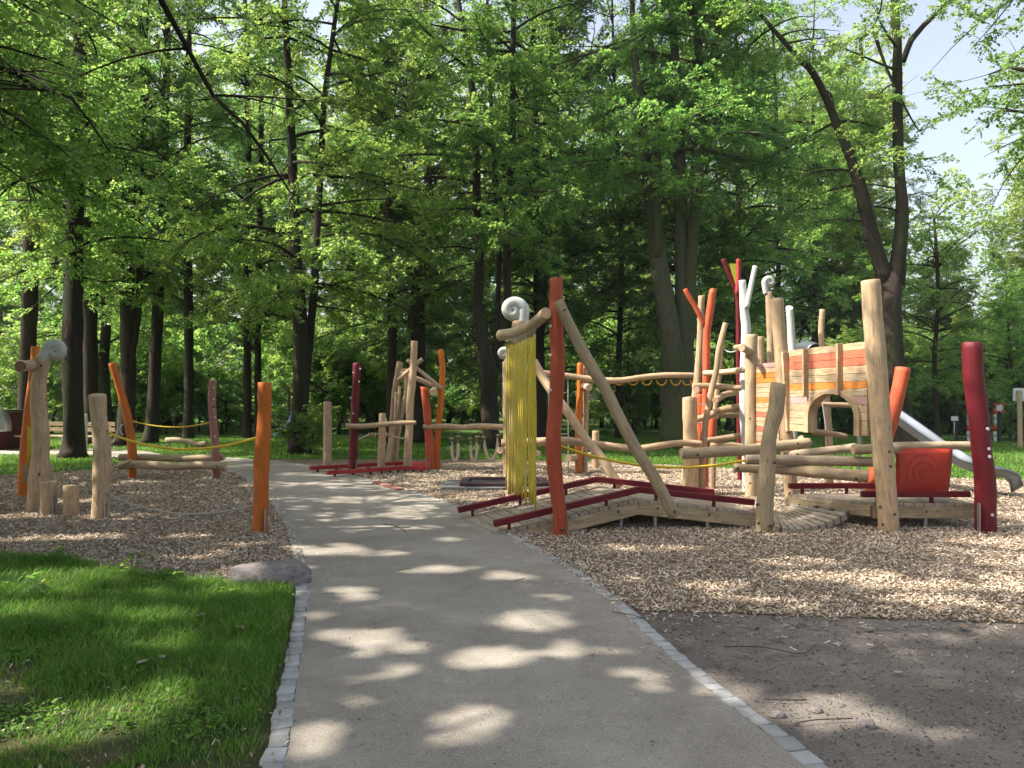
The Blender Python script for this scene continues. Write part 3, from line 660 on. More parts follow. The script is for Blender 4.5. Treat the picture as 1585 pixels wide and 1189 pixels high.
dk = GD(777); log('post', [(796, 778, 27), (797, 700, 25), (800, 600, 24), (804, 540, 24), (804, 497, 23)], TAN, t2, dk, sink=True)
scroll('snail_head', 794, 481, 23, dk, (807, 512, 18), WHITE, t2, 1.8, sgn=-1)
cl = log('strap_log', [(774, 519, 17, 11.0), (800, 514, 17, 10.7), (824, 503, 17, 10.1), (845, 485, 18, 9.35)], PALE, None, seg=18, label='pale carved log the yellow straps hang from, beside the red orange post', cat='log', endm=ENDG)
def clog(u): # centre line of that log
    P = [W(774, 519, 11.0), W(800, 514, 10.7), W(824, 503, 10.1), W(845, 485, 9.35)]; s = u*3; i = min(2, int(s)); return P[i].lerp(P[i+1], s-i)
ns = 17; t3 = empty('strap_curtain', (clog(.3).x, clog(.3).y, 0), 'curtain of long yellow straps hanging in front of the snail post', 'strap curtain')
for k in range(ns):
    u = .135+.60*k/(ns-1); c = clog(u); zb = c.z-.14
    low = .30+.07*random.random()+(-.05 if k > 10 else .02); lx = .012*random.uniform(-1, 1); wd = .026
    gap = .05 if k == 12 else 0
    P = [Vector((c.x+lx*q+gap*q*.3+.004*math.sin(q*9+k), c.y-.02+.015*math.sin(q*7+k*2), zb+(low-zb)*q)) for q in [j/12 for j in range(13)]]
    rope('strap', P, .0118*random.uniform(.85, 1.1), YSTRIP, t3, 7, .12)
    rope('strap_ring', [Vector((c.x, c.y-.03, zb-.01)), Vector((c.x, c.y-.10, zb+.07))], .008, STEEL, t3, 6, .03)
dz = 17.5
t = empty('rear_beam_frame', (W(897, 733, dz).x, dz, 0), 'wavy upper beam with yellow rope rings on an orange post at the back', 'climbing frame')
log('orange_post', [(896, 734, 11), (895, 690, 11), (896, 640, 10), (898, 600, 10), (898, 563, 10)], ORANGE, t, dz, sink=True, cut=(.35, 0)); bracket(t, 892, 897, 711, 731, dz-.08)
log('tan_post', [(905, 733, 9), (906, 680, 9), (907, 620, 9), (905, 553, 8)], TAN, t, dz+.12, sink=True)
UB = [(800, 570, 8), (843, 577, 8), (873, 581, 9), (893, 584, 9), (918, 587, 10), (957, 589, 9.5), (995, 584, 9), (1030, 581, 8.5), (1085, 581, 8.5)]
log('upper_beam', UB, TAN, t, dz-.2, seg=12)
for k, x in enumerate((958, 980, 1001, 1024, 1046, 1064, 1076)):
    pts = [W(x+7.5*math.cos(a), 588+8.5*math.sin(a)*.95, dz-.2) for a in [math.pi*i/10 for i in range(11)]]
    rope('rope_ring', pts, .013, plain('orange_rope', (.60, .30, .02), .7, 0, .1, 40, 0) if k == 0 else bpy.data.materials['orange_rope'], t, 6, .03)
log('cross_log', [(880, 709, 10, 16.6), (892, 708, 10, 17.5), (918, 705, 11, 18.2)], PALE, t, seg=12)
log('log_end', [(912, 600, 11, 17.0), (900, 597, 10, 17.8)], PALE, t, seg=12)
for x in (849, 879): rope('ladder_rope', [W(x, 584, dz-.2), W(x+1, 735, dz-.2)], .012, GROPE, t, 6, .5)
for y in (608, 640, 672, 704): rope('ladder_rung', [W(849, y, dz-.2), W(879, y, dz-.2)], .012, GROPE, t, 6, .5)
log('low_post', [(922, 725, 12), (922, 667, 11)], TAN, None, GD(725), sink=True, label='short plain tan post at the back between orange post and long wavy log', cat='post')
t = empty('small_snail_post', (W(783, 735, 17.2).x, 17.2, 0), 'distant post with a small white snail head, mostly behind the yellow straps', 'climbing post')
log('post', [(786, 735, 14), (785, 640, 13), (783, 560, 11)], TAN, t, 17.2, sink=True); scroll('snail_head', 779, 548, 12, 17.2, (784, 562, 10), WHITE, t, 1.6, sgn=-1)
log('stub_log', [(774, 697, 11, 16.4), (790, 700, 11, 17.2)], PALE, t, seg=12); log('stub_log', [(851-18, 702, 9, 16.6), (822, 704, 9, 17.6)], PALE, t, seg=12)
rd = 12.2
log('leaning_log', [(826, 560, 14, 13.4), (848, 597, 14, 13.2), (875, 633, 14, 12.9), (905, 677, 14, 12.7), (935, 715, 15, 12.5), (958, 752, 15, 12.2)], TAN, None, seg=16, label='tan log leaning down behind the red orange post to the far side of the ramp', cat='log')
t = empty('low_beam_frame', base(1069, 766), 'long wavy low log on a thick flat topped tan post behind the ramp', 'balance beam')
d5 = GD(766)
log('thick_post', [(1069, 767, 26), (1069, 730, 24), (1069, 690, 23), (1068, 650, 22), (1068, 616, 22)], TAN, t, d5, sink=True, cut=(.2, 0))
log('low_beam', [(776, 686, 13), (829, 684, 13), (870, 682, 13), (905, 686, 12.5), (940, 690, 11), (985, 695, 11), (1020, 690, 10.5), (1055, 686, 10.5), (1086, 687, 10)], TAN, t, d5-.22, seg=14)
bolts(t, [(1075, 687), (1080, 687)], d5-.3, 1.3)
rp('rope', W(866, 690, 9.6), W(1155, 712, 10.3), .17, .017, YROPE, 'thick yellow rope from the red orange post to the end of a low log')

# ---- ramp bridge -------------------------------------------------------
A = G(768, 829); A.z = .02; B = W(988, 773, 9.9); C = W(1172, 793, 9.95)
A2 = G(712, 803); A2.z = .02; B2 = W(925, 752, 11.4); B2.z = B.z; C2 = W(1110, 775, 11.3); C2.z = C.z
t = empty('ramp_bridge', tuple(A), 'low plank ramp bridge with dark red edge rails rising from the path', 'ramp')
def deck(a, b, a2, b2, name, parent, first=.02):
    n = int((b-a).length/.125); bm = bmesh.new()
    for i in range(n):
        t0, t1 = (i+.04)/n, (i+.93)/n
        p = [a.lerp(b, t0), a.lerp(b, t1), a2.lerp(b2, t1), a2.lerp(b2, t0)]; nrm = (p[1]-p[0]).cross(p[3]-p[0]).normalized(); jit = random.uniform(-.003, .003)
        v = [bm.verts.new(q+nrm*jit) for q in p]+[bm.verts.new(q-nrm*.04) for q in p]
        uvl = bm.loops.layers.uv.verify(); off = random.random()*20
        for f in ((0, 1, 2, 3), (7, 6, 5, 4), (0, 4, 5, 1), (1, 5, 6, 2), (2, 6, 7, 3), (3, 7, 4, 0)):
            fc = bm.faces.new([v[i_] for i_ in f])
            ax = (p[3]-p[0]).normalized(); ay = (p[1]-p[0]).normalized()
            for l in fc.loops: q = l.vert.co-p[0]; l[uvl].uv = (q.dot(ay)*2+off, q.dot(ax)+off)
    return finish(bm, name, PLANK, parent, None, .004)
deck(A, B, A2, B2, 'deck', t); deck(B, C, B2, C2, 'deck', t)
def sidebeam(a, b, parent, drop=.04, h=.15, name='side_beam', m=GREYTAN, w=.06):
    bm = bmesh.new(); dz = Vector((0, 0, -drop-h/2)); beam_bm(bm, a+dz, b+dz, w, h, UZ); return finish(bm, name, m, parent, None, .006)
off = Vector((0, .035, 0))
a1 = A.lerp(B, .13); a1.z = max(a1.z, .02)
sidebeam(A.lerp(B, .10)+off, B+off, t); sidebeam(B+off+Vector((.004, 0, 0)), C+off, t); sidebeam(A2.lerp(B2, .1)-off, B2-off, t); sidebeam(B2-off, C2-off, t)
# curved capping strip under the deck edge
def railing(p, q, parent, hgt=.075, ext=0, name='edge_rail', m=DRED):
    x = (q-p).normalized(); up = Vector((0, 0, hgt+.035)); bm = bmesh.new(); beam_bm(bm, p+up-x*ext, q+up, .085, .075)
    finish(bm, name, m, parent, None, .008)
    n = max(2, int((q-p).length/.55))
    for i in range(n):
        s = p.lerp(q, (i+.3)/n); beam('rail_foot', s-Vector((0, 0, .03)), s+Vector((0, 0, hgt)), .04, .04, DRED, parent, Vector((0, 1, 0)), .003)
ins = Vector((.02, .10, 0))
railing(A+ins*.6+Vector((-.04, .0, .0)), B+ins, t); railing(B+ins, C+ins+Vector((-.03, 0, 0)), t)
railing(A2-ins, B2-ins, t); railing(B2-ins, C2-ins+Vector((-.05, 0, 0)), t)
for px, dd_ in ((961, 10.0), (1014, 10.0), (1095, 10.0)):
    for k in (0, 1.1): 
        q = W(px, 800, dd_); log('leg', [(px+ (0), 830, 7), (px, 786, 7)], STEEL, t, dd_+k, sink=True, seg=10, wob=0)
for px in (976, 1052, 1123):
    log('leg', [(px, 830, 6), (px, 786, 6)], DARK, t, 10.55, sink=True, seg=10, wob=0)
bolts(t, [(888, 812), (957, 792), (1018, 787), (1098, 797)], 9.84, 2.3)

# ---- posts of the near right side ---------------------------------------
d = GD(823)
pa = log('curved_post', [(1184, 824, 26), (1184, 790, 25.5), (1186, 750, 25), (1189, 710, 24), (1189, 690, 23), (1193, 665, 22), (1201, 635, 24), (1203, 615, 23), (1205, 594, 22.5)], GREYTAN, None, d, sink=True, seg=20, label='bent tan post at the joint of ramp and hanging plank bridge', cat='post', cut=(.15, 1))
bolts(pa, [(1192, 814), (1174, 810), (1173, 781), (1199, 716)], d-.1, 2.4)
t = empty('plank_bridge', tuple(W(1198, 812, 9.5)), 'sagging fan shaped hanging bridge of grey planks beside the bent tan post', 'bridge')
n = 10
def edge_pt(u, far):
    if far: p = W(1196, 792, 10.75).lerp(W(1224, 779, 10.9), u); sag = .05
    else: p = W(1199, 813, 9.5).lerp(W(1312, 793, 9.98), u); sag = .10
    return p-Vector((0, 0, sag*4*u*(1-u)*(1.25-.5*u)))
for i in range(n):
    u0, u1 = (i+.08)/n, (i+.80)/n; p = [edge_pt(u0, 0), edge_pt(u1, 0), edge_pt(u1, 1), edge_pt(u0, 1)]
    bm = bmesh.new(); nrm = (p[1]-p[0]).cross(p[3]-p[0]).normalized(); v = [bm.verts.new(q) for q in p]+[bm.verts.new(q-nrm*.085) for q in p]
    uvl = bm.loops.layers.uv.verify(); offr = random.random()*9
    for f in ((0, 1, 2, 3), (7, 6, 5, 4), (0, 4, 5, 1), (1, 5, 6, 2), (2, 6, 7, 3), (3, 7, 4, 0)):
        fc = bm.faces.new([v[i_] for i_ in f])
        for l in fc.loops: q = l.vert.co-p[0]; l[uvl].uv = (q.x*2+offr, q.y+offr)
    finish(bm, 'plank', PLANK, t, None, .006)
for k in (.12, .38, .65, .92):
    q = edge_pt(1, 1).lerp(edge_pt(1, 0), k); rope('link_tube', [q+Vector((-.02, -.01, -.02)), q+Vector((.09, .02, -.01))], .022, SLIDE, t, 10, .03)
# platform
t = empty('platform', tuple(G(1375, 820)), 'low wooden platform with dark red edge rails under the red cushion panel', 'platform')
zf = .315
f0 = W(1352, 780, 9.95); f0 = Vector((f0.x, 9.95, zf)); f1 = Vector((W(1510, 780, 9.95).x, 9.95, zf)); b0 = W(1219, 765, 10.95); b0.z = zf; b1 = Vector((f1.x+.05, 11.05, zf))
deck(f0, f1, Vector((f0.x-.0, 11.0, zf)), b1, 'deck', t)
# triangular part to the left
bm = bmesh.new(); uvl = bm.loops.layers.uv.verify()
nb = 8
for i in range(nb):
    s0, s1 = (i+.03)/nb, (i+.95)/nb
    def ed(s): return b0.lerp(f0, s), Vector((f0.x-.006, 11.0-1.05*s, zf))
    p0, q0 = ed(s0); p1, q1 = ed(s1)
    v = [bm.verts.new(x) for x in (p0, p1, q1, q0)]+[bm.verts.new(x-Vector((0, 0, .04))) for x in (p0, p1, q1, q0)]
    for f in ((0, 1, 2, 3), (7, 6, 5, 4), (0, 4, 5, 1), (1, 5, 6, 2), (2, 6, 7, 3), (3, 7, 4, 0)):
        fc = bm.faces.new([v[i_] for i_ in f])
        for l in fc.loops: l[uvl].uv = (l.vert.co.y*2+i, l.vert.co.x+i)
finish(bm, 'deck_wedge', PLANK, t, None, .003)
sidebeam(f0+off, f1+off, t); sidebeam(b0+off, f0+off+Vector((-.01, 0, 0)), t, .04, .13); sidebeam(b0+Vector((.05, .1, 0)), b1, t, .04, .13)
railing(Vector((W(1339, 775, 9.9).x, 10.0, zf)), Vector((f1.x-.05, 10.0, zf)), t); railing(b0+Vector((.02, 0, 0)), Vector((W(1358, 755, 11).x, 11.0, zf)), t); railing(Vector((W(1462, 765, 11).x, 10.95, zf)), b1-Vector((.02, .1, 0)), t)
for px, k in ((1432, 10.05), (1447, 10.7), (1300, 10.7)): log('leg', [(px, 830, 7), (px, 795, 7)], STEEL, t, k, sink=True, seg=10, wob=0)
bolts(t, [(1434, 792)], 9.9, 1.8)
d = GD(823)
pb = log('great_post', [(1377, 824, 31), (1374, 790, 30.5), (1371, 750, 30.5), (1367, 700, 31), (1362, 640, 30), (1359, 590, 30), (1355, 540, 30), (1351, 490, 29), (1347, 434, 28)], TAN, None, d, sink=True, seg=22, wob=.035, label='tallest thick tan post with a flat top, standing right of the striped wall', cat='post')
bolts(pb, [(1376, 699), (1378, 722), (1362, 785), (1385, 796), (1366, 812)], d-.115, 2.4)
pc = log('dark_red_post', [(1526, 826, 30), (1526, 790, 30), (1524, 740, 30), (1520, 700, 29), (1515, 650, 29), (1509, 600, 29), (1506, 560, 29), (1505, 531, 29)], DRED, None, GD(824), sink=True, seg=22, label='thick dark red post at the right end of the platform', cat='post', cut=(.12, 1.2))
bracket(pc, 1511, 1519, 779, 822, GD(824)-.11); holds(pc, [(1528, 664), (1530, 695), (1531, 707), (1535, 797)], GD(824)-.10, 2.6)
log('leaning_post', [(1342, 776, 22), (1358, 720, 21), (1374, 668, 21), (1386, 625, 22), (1398, 570, 22)], CORAL, None, 11.25, sink=True, seg=18, label='coral orange post leaning right behind the tallest tan post', cat='post', cut=(.1, 0))
tl = log('handrail_log', [(1320, 696, 17, 10.1), (1350, 695, 16, 10.1), (1385, 692, 15, 10.15), (1440, 690, 13, 10.15), (1507, 690, 13, 10.15)], PALE, None, seg=16, label='horizontal pale log above the red cushion between tallest post and dark red post', cat='log')
log('end_stub', [(1372, 694, 20, 10.0), (1389, 694, 18, 10.0)], GREYTAN, tl, seg=14)
# red cushion panel with engraved spiral
dc = 10.12; t = empty('cushion_panel', tuple(W(1428, 767, dc)), 'square red canvas panel with a spiral line, hanging under the handrail log', 'panel')
bm = bmesh.new(); P = [W(1387, 695, dc), W(1473, 695, dc), W(1466, 767, dc), W(1387, 767, dc)]; nx, ny = 12, 10; gr = []
for j in range(ny+1):
    row = []
    for i in range(nx+1):
        u, v_ = i/nx, j/ny; q = P[0].lerp(P[1], u).lerp(P[3].lerp(P[2], u), v_); q = q+Vector((0, -.035*math.sin(math.pi*u)**.6*math.sin(math.pi*v_)**.6, 0)); row.append(bm.verts.new(q))
    gr.append(row)
for j in range(ny):
    for i in range(nx): bm.faces.new((gr[j][i], gr[j+1][i], gr[j+1][i+1], gr[j][i+1]))
o = finish(bm, 'canvas', CUSH, t, None, 0); s = o.modifiers.new('thick', 'SOLIDIFY'); s.thickness = .05; s.offset = 0
for f in o.data.polygons: f.use_smooth = True
pts = []
for i in range(90):
    a = i/89*2*math.pi*2.6; r = 3+ (i/89)**1.1*25; px_, py_ = 1427+r*math.cos(a), 730-r*math.sin(a)*1.1; u = (px_-1387)/83; v_ = (py_-695)/72; pts.append(W(px_, py_, dc)+Vector((0, -.035*max(.01, math.sin(math.pi*min(1, u)))**.6*max(.01, math.sin(math.pi*v_))**.6-.026, 0)))
rope('spiral_line', pts, .0032, LINE, o, 5, .02)

# ---- horizontal logs left of the tallest post ----------------------------
def hl(pts, bl, label, m=PALE):
    o = log('horizontal_log', pts, m, None, seg=18, label=label, cat='log', group='logs bolted across the posts before the striped wall')
    if bl: bolts(o, bl, 0, 2.6)
    return o
hl([(1054, 702, 16, 10.9), (1090, 701, 17, 10.95), (1150, 697, 17, 11.1), (1205, 691, 17, 11.3), (1253, 685, 14, 11.5)], [(1080, 704, 10.83), (1234, 687, 11.35)], 'long sloping log, topmost, crossing in front of the low beam post', GREYTAN)
hl([(1213, 705, 11, 11.3), (1260, 700, 13, 11.2), (1325, 692, 12, 11.0)], [(1234, 704, 11.15)], 'thin short log in the gap right of the bent tan post')
hl([(1154, 711, 15, 10.3), (1200, 712, 16, 10.3), (1270, 713, 16, 10.2), (1352, 715, 15, 10.1)], [(1199, 712, 10.15)], 'level log just under the sloping one, holding the yellow rope end')
hl([(1136, 724, 13, 10.6), (1200, 727, 14, 10.4), (1270, 732, 18, 10.1), (1344, 738, 19, 9.9)], [(1142, 725, 10.5), (1325, 741, 9.78)], 'lowest bright log with a thick cut end beside the tallest post', TAN)

# ---- tower ---------------------------------------------------------------
t = empty('climbing_tower', (W(1210, 775, 12.6).x, 12.6, 0), 'tall climbing tower of white, coral, dark red and tan posts with striped plank walls', 'climbing tower')
def tp(nm, pts, m, d, **k): return log(nm, pts, m, t, d, sink=k.pop('sink', True), **k)
tp('cream_post', [(1163, 770, 20), (1163, 700, 20), (1163, 640, 19), (1163, 580, 19), (1164, 518, 18)], GREYTAN, 13.2); bolts(t, [(1161, 648), (1161, 734), (1161, 748)], 13.08, 1.7)
tp('white_post', [(1156, 765, 12), (1154, 700, 12), (1152, 640, 14), (1153, 560, 14), (1155, 510, 14), (1152, 480, 13), (1149, 434, 11)], WHITE, 13.9)
log('white_branch', [(1156, 477, 8), (1160, 455, 8), (1169, 412, 8)], WHITE, t, 13.8, seg=12); bolts(t, [(1156, 475)], 13.72, 1.6)
tp('dark_red_post', [(1146, 740, 8), (1144, 660, 8), (1143, 560, 8), (1143, 500, 8), (1141, 455, 8), (1130, 428, 8), (1119, 401, 7)], DRED, 15.8); o = log('dark_red_branch', [(1141, 455, 7), (1143, 430, 7), (1143, 401, 7)], REDP2, t, 15.7, seg=12)
bm = bmesh.new(); v = [bm.verts.new(W(a, b, 15.7)) for a, b in ((1129, 408), (1140, 408), (1139, 440), (1134, 425))]; bm.faces.new(v); o = finish(bm, 'yellow_pane', plain('yellow_acrylic', (.42, .40, .03), .2, 0, .05, 3, 0), t, None, 0); s = o.modifiers.new('t', 'SOLIDIFY'); s.thickness = .02
tp('coral_post', [(1090, 740, 13), (1091, 660, 12), (1093, 580, 11), (1094, 520, 12), (1099, 480, 12), (1103, 450, 11)], CORAL, 14.6, cut=(.6, 0)); log('coral_branch', [(1090, 505, 7), (1078, 478, 8), (1067, 460, 8), (1060, 447, 7)], CORAL, t, 14.6, seg=12)
tp('tan_post', [(1058, 738, 10), (1068, 680, 10), (1075, 620, 11), (1080, 580, 11.5), (1084, 520, 11), (1086, 458, 10)], TAN, 16.0)
tp('leaning_pole', [(1086, 744, 12), (1088, 700, 11), (1093, 650, 10), (1101, 607, 10), (1109, 573, 9), (1113, 540, 9), (1123, 500, 8)], TAN, 13.6, seg=14)
tp('leaning_pole', [(1103, 735, 9), (1106, 650, 8), (1112, 590, 8), (1119, 522, 6)], TAN, 14.4, seg=12)
log('coral_board', [(1102, 646, 13), (1102, 677, 12)], CORAL, t, 14.3, seg=12); log('coral_board', [(1084, 610, 12), (1083, 690, 12)], CORAL, t, 14.8, seg=12)
for p, m in (([(1072, 597, 9, 13.7), (1110, 598, 9, 13.7), (1148, 601, 9, 13.6)], TAN), ([(1090, 578, 9, 14.2), (1110, 577, 8, 14), (1156, 572, 10, 13.6)], PALE), ([(1107, 620, 10, 13.4), (1122, 611, 10, 13.9), (1150, 606, 10, 14.3)], TAN),
             ([(1078, 649, 10, 14), (1095, 645, 11, 14), (1115, 636, 11, 14), (1150, 629, 12, 14)], TAN), ([(1092, 682, 9, 14), (1115, 679, 9, 14), (1152, 673, 9, 14)], TAN), ([(1078, 604, 10, 13.5), (1082, 603, 10, 14.1)], TAN),
             ([(1100, 690, 8, 14.3), (1130, 688, 8, 14.3), (1152, 692, 8, 14.3)], TAN), ([(1110, 644, 8, 14.5), (1150, 642, 8, 14.5)], TAN)): log('rung_log', p, m, t, seg=12)
log('rung_log', [(1148, 539, 11, 12.7), (1158, 543, 10, 13.0), (1166, 549, 9, 13.3)], GREYTAN, t, seg=12); log('rung_log', [(1139, 538, 9, 13.4), (1150, 537, 9, 13.0)], GREYTAN, t, seg=12)
rope('loop_rope', sagpts(W(1120, 540, 13.6), W(1142, 541, 13.4), .05), .008, HOLD, t)
for y in (626, 654, 675): rope('net_rope', sagpts(W(1078, y, 13.7), W(1096, y-2, 13.9), .02), .01, HOLD, t)
tp('tan_post', [(1228, 778, 20), (1222, 740, 20), (1219, 690, 21), (1214, 620, 20), (1210, 560, 20), (1206, 510, 20), (1203, 462, 19)], TAN, 12.0, seg=18); bolts(t, [(1222, 763)], 11.88, 2)
tp('short_tan_post', [(1178, 770, 11), (1178, 600, 11), (1177, 521, 11)], TAN, 13.7)
tp('snail_pole', [(1194, 750, 12), (1194, 640, 12), (1193, 540, 12), (1191, 470, 11), (1190, 452, 11)], TAN, 14.8); scroll('small_snail_head', 1191, 437, 11, 14.8, (1186, 455, 9), WHITE, t, 1.6)
tp('white_board', [(1228, 760, 12), (1227, 600, 12), (1226, 540, 12), (1222, 476, 11)], WHITE, 14.6, cut=(.7, math.pi))
tp('back_post', [(1284, 745, 11), (1283, 680, 11), (1278, 600, 11), (1276, 560, 10), (1271, 520, 9), (1273, 479, 9)], TAN, 15.0)
# striped side wall
COLS = {'t': PLANK if False else TAN, 'g': GREYTAN, 'o': ORANGE, 'c': CORAL, 'm': MAUVE}
def wall(name, L0, R0, z0, rows, hts, parent, thick=.035, topcut=None):
    """horizontal planks from ground point L0 to R0; each run of colours its own plank mesh material"""
    mats = [TAN, GREYTAN, FADEDOR, SALMON, MAUVE]; idx = {'t': 0, 'g': 1, 'o': 2, 'c': 3, 'm': 4}
    bm = bmesh.new(); z = z0
    for k, c in enumerate(rows):
        h = hts if not isinstance(hts, (list, tuple)) else hts[k]
        beam_bm(bm, Vector((L0.x, L0.y, z+h/2)), Vector((R0.x, R0.y, z+h/2)), thick+random.uniform(-.002, .002), h-.006, UZ, idx[c]); z += h
    return finish(bm, name, mats, parent, None, .004)
Ls = W(1172, 620, 13.1); Rs = W(1207, 620, 12.3)
rows = 'tctctgttcttgottotmoto'; rows = ''.join(c for c in rows)
wall('side_wall', Ls, Rs, H-(690-HY)*13.1/F, list('ctgctgcttottgootmoomo')[:17], .079, t)
# front wall with the round arch cut through
Lf = W(1222, 620, 11.9); Rf = W(1344, 620, 10.05); ax_ = (Rf-Lf).normalized(); Lw = (Rf-Lf).length
def u_of(px): # where a picture column meets the wall
    k = (px-CX)/F; return (Lf.x-k*Lf.y)/(k*ax_.y-ax_.x)
z0 = 1.15; rowsf = list('ttttmtottcct'); hh = .1
uc = u_of(1289); zc = 1.37; ro = (u_of(1331)-u_of(1245))/2; rx = ro; ry = .39; ri_ = .82; nrm = Vector((ax_.y, -ax_.x, 0))
bm = bmesh.new(); mats = [TAN, GREYTAN, FADEDOR, SALMON, MAUVE]; idx = {'t': 0, 'o': 2, 'c': 3, 'm': 4}
for k, c in enumerate(rowsf):
    za, zb = z0+k*hh, z0+(k+1)*hh-.005
    def half(z): return rx*.93*math.sqrt(max(0, 1-((z-zc)/(ry*.93))**2)) if z > zc else rx*.93
    w_ = max(half(za), half(zb)) if za < zc+ry*.93 else 0
    w_ = (half(za)+half(zb))/2 if w_ else 0
    segs = [(0, Lw)] if w_ < .03 else [(0, uc-w_), (uc+w_, Lw)]
    for a, b in segs:
        pa_ = Lf+ax_*a; pb_ = Lf+ax_*b
        if k == len(rowsf)-1:
            beam_bm(bm, Vector((pa_.x, pa_.y, (za+zb)/2)), Vector((pb_.x, pb_.y, (za+zb)/2+.0)), .036, zb-za, UZ, idx[c])
        else: beam_bm(bm, Vector((pa_.x, pa_.y, (za+zb)/2)), Vector((pb_.x, pb_.y, (za+zb)/2)), .036+random.uniform(-.002, .002), zb-za, UZ, idx[c] if not (c == 't' and k % 2) else 1)
fw = finish(bm, 'striped_wall', mats, t, None, .004)
bm = bmesh.new(); uvl = bm.loops.layers.uv.verify(); ns_ = 28; prof = []
for i in range(ns_+1):
    a = math.pi*i/ns_; prof.append((math.cos(a), math.sin(a)))
rows_ = []
def ap(r, c_, s_, off_): 
    q = Lf+ax_*(uc+r*rx*c_); return Vector((q.x, q.y, zc+r*ry*s_))+nrm*off_
lst = [(1, -.5)]+prof+[(-1, -.5)]
for c_, s_ in lst:
    if abs(s_) and s_ < 0:
        zz = z0-.01
        mk = lambda r, o_: Vector(((Lf+ax_*(uc+r*rx*c_)).x, (Lf+ax_*(uc+r*rx*c_)).y, zz))+nrm*o_
        rows_.append([bm.verts.new(mk(ri_, .05)), bm.verts.new(mk(1, .05)), bm.verts.new(mk(1, .018)), bm.verts.new(mk(ri_, -.10))])
    else: rows_.append([bm.verts.new(ap(ri_, c_, s_, .05)), bm.verts.new(ap(1, c_, s_, .05)), bm.verts.new(ap(1, c_, s_, .018)), bm.verts.new(ap(ri_, c_, s_, -.10))])
for i in range(len(rows_)-1):
    for k in range(4):
        f = bm.faces.new((rows_[i][k], rows_[i][(k+1) % 4], rows_[i+1][(k+1) % 4], rows_[i+1][k]))
        for l, uvv in zip(f.loops, ((k*.2, i*.06), (k*.2+.1, i*.06), (k*.2+.1, i*.06+.06), (k*.2, i*.06+.06))): l[uvl].uv = uvv
bm.faces.new(rows_[0]); bm.faces.new(rows_[-1][::-1]); finish(bm, 'arch_ring', TAN, t, None, .006)
for k in range(9): 
    a = math.pi*(.06+.88*k/8); c = ap(.91, math.cos(a), math.sin(a), .05)
    link('screw', mesh_from('screw', [disc_data(c, nrm, .007, .004, 8)], [BOLT, BOLT]), t)
for px, y0_, y1_ in ((1252, 540, 614), (1305, 532, 612)):
    u = u_of(px); q = Lf+ax_*u+nrm*.045; ds = q.y; za, zb = H-(y1_-HY)*ds/F, H-(y0_-HY)*ds/F
    beam('batten', Vector((q.x, q.y, za)), Vector((q.x, q.y, zb)), .10, .045, TAN, t, ax_)
q = Lf+nrm*.05; beam('corner_batten', Vector((q.x+.04, q.y, H-(668-HY)*q.y/F)), Vector((q.x-.03, q.y, H-(545-HY)*q.y/F)), .09, .06, TAN, t, ax_)
log('inner_rail', [(1258, 668, 9, 12.6), (1290, 672, 9, 12.6), (1310, 676, 8, 12.6)], TAN, t, seg=12); log('inner_rail', [(1250, 625, 8, 13.4), (1330, 628, 8, 13.4)], TAN, t, seg=12)
rope('inner_rope', [W(1270, 600, 13), W(1282, 690, 13)], .01, GROPE, t, 6, .3)
log('floor_beam', [(1238, 677, 10, 11.6), (1250, 692, 9, 11.5)], TAN, t, seg=12)
# ---- slide -----------------------------------------------------------------
t = empty('metal_slide', (W(1567, 768, 13.3).x, 13.3, 0), 'shiny stainless steel slide running down behind the red panel', 'slide')
P = [W(1245, 552, 15.6), W(1300, 590, 15.1), W(1384, 648, 14.4), W(1440, 688, 13.95), W(1475, 711, 13.7), W(1500, 726, 13.5), W(1522, 734, 13.4), W(1550, 737, 13.3), W(1561, 741, 13.27), W(1566, 752, 13.25), W(1566, 762, 13.25)]
rg = cr([(p, .3) for p in P], .12); bm = bmesh.new(); prev = None; prof = [(-.26, .13), (-.24, .15), (-.22, .13), (-.21, .02), (-.18, 0), (.18, 0), (.21, .02), (.22, .13), (.24, .15), (.26, .13)]
for i, (p, r) in enumerate(rg):
    tt = (rg[min(i+1, len(rg)-1)][0]-rg[max(i-1, 0)][0]).normalized(); sd = Vector((-tt.y, tt.x, 0)).normalized(); up = tt.cross(sd)*-1
    up = sd.cross(tt)*-1 if sd.cross(tt).z < 0 else sd.cross(tt)
    v = [bm.verts.new(p+sd*a+up*b) for a, b in prof]
    if prev:
        for k in range(len(prof)-1): bm.faces.new((prev[k], prev[k+1], v[k+1], v[k]))
    prev = v
o = finish(bm, 'chute', SLIDE, t, None, 0); s = o.modifiers.new('thick', 'SOLIDIFY'); s.thickness = .012
for f in o.data.polygons: f.use_smooth = True
for px, py in ((1330, 640), (1440, 715)): log('support_leg', [(px, 790, 6), (px, py-10, 6)], STEEL, t, 14.3, sink=True, seg=10, wob=0)
log('entry_tube', [(1232, 545, 26, 15.9), (1250, 541, 26, 15.5), (1262, 544, 25, 15.1)], SLIDE, t, wob=0, seg=20, endm=DARK)
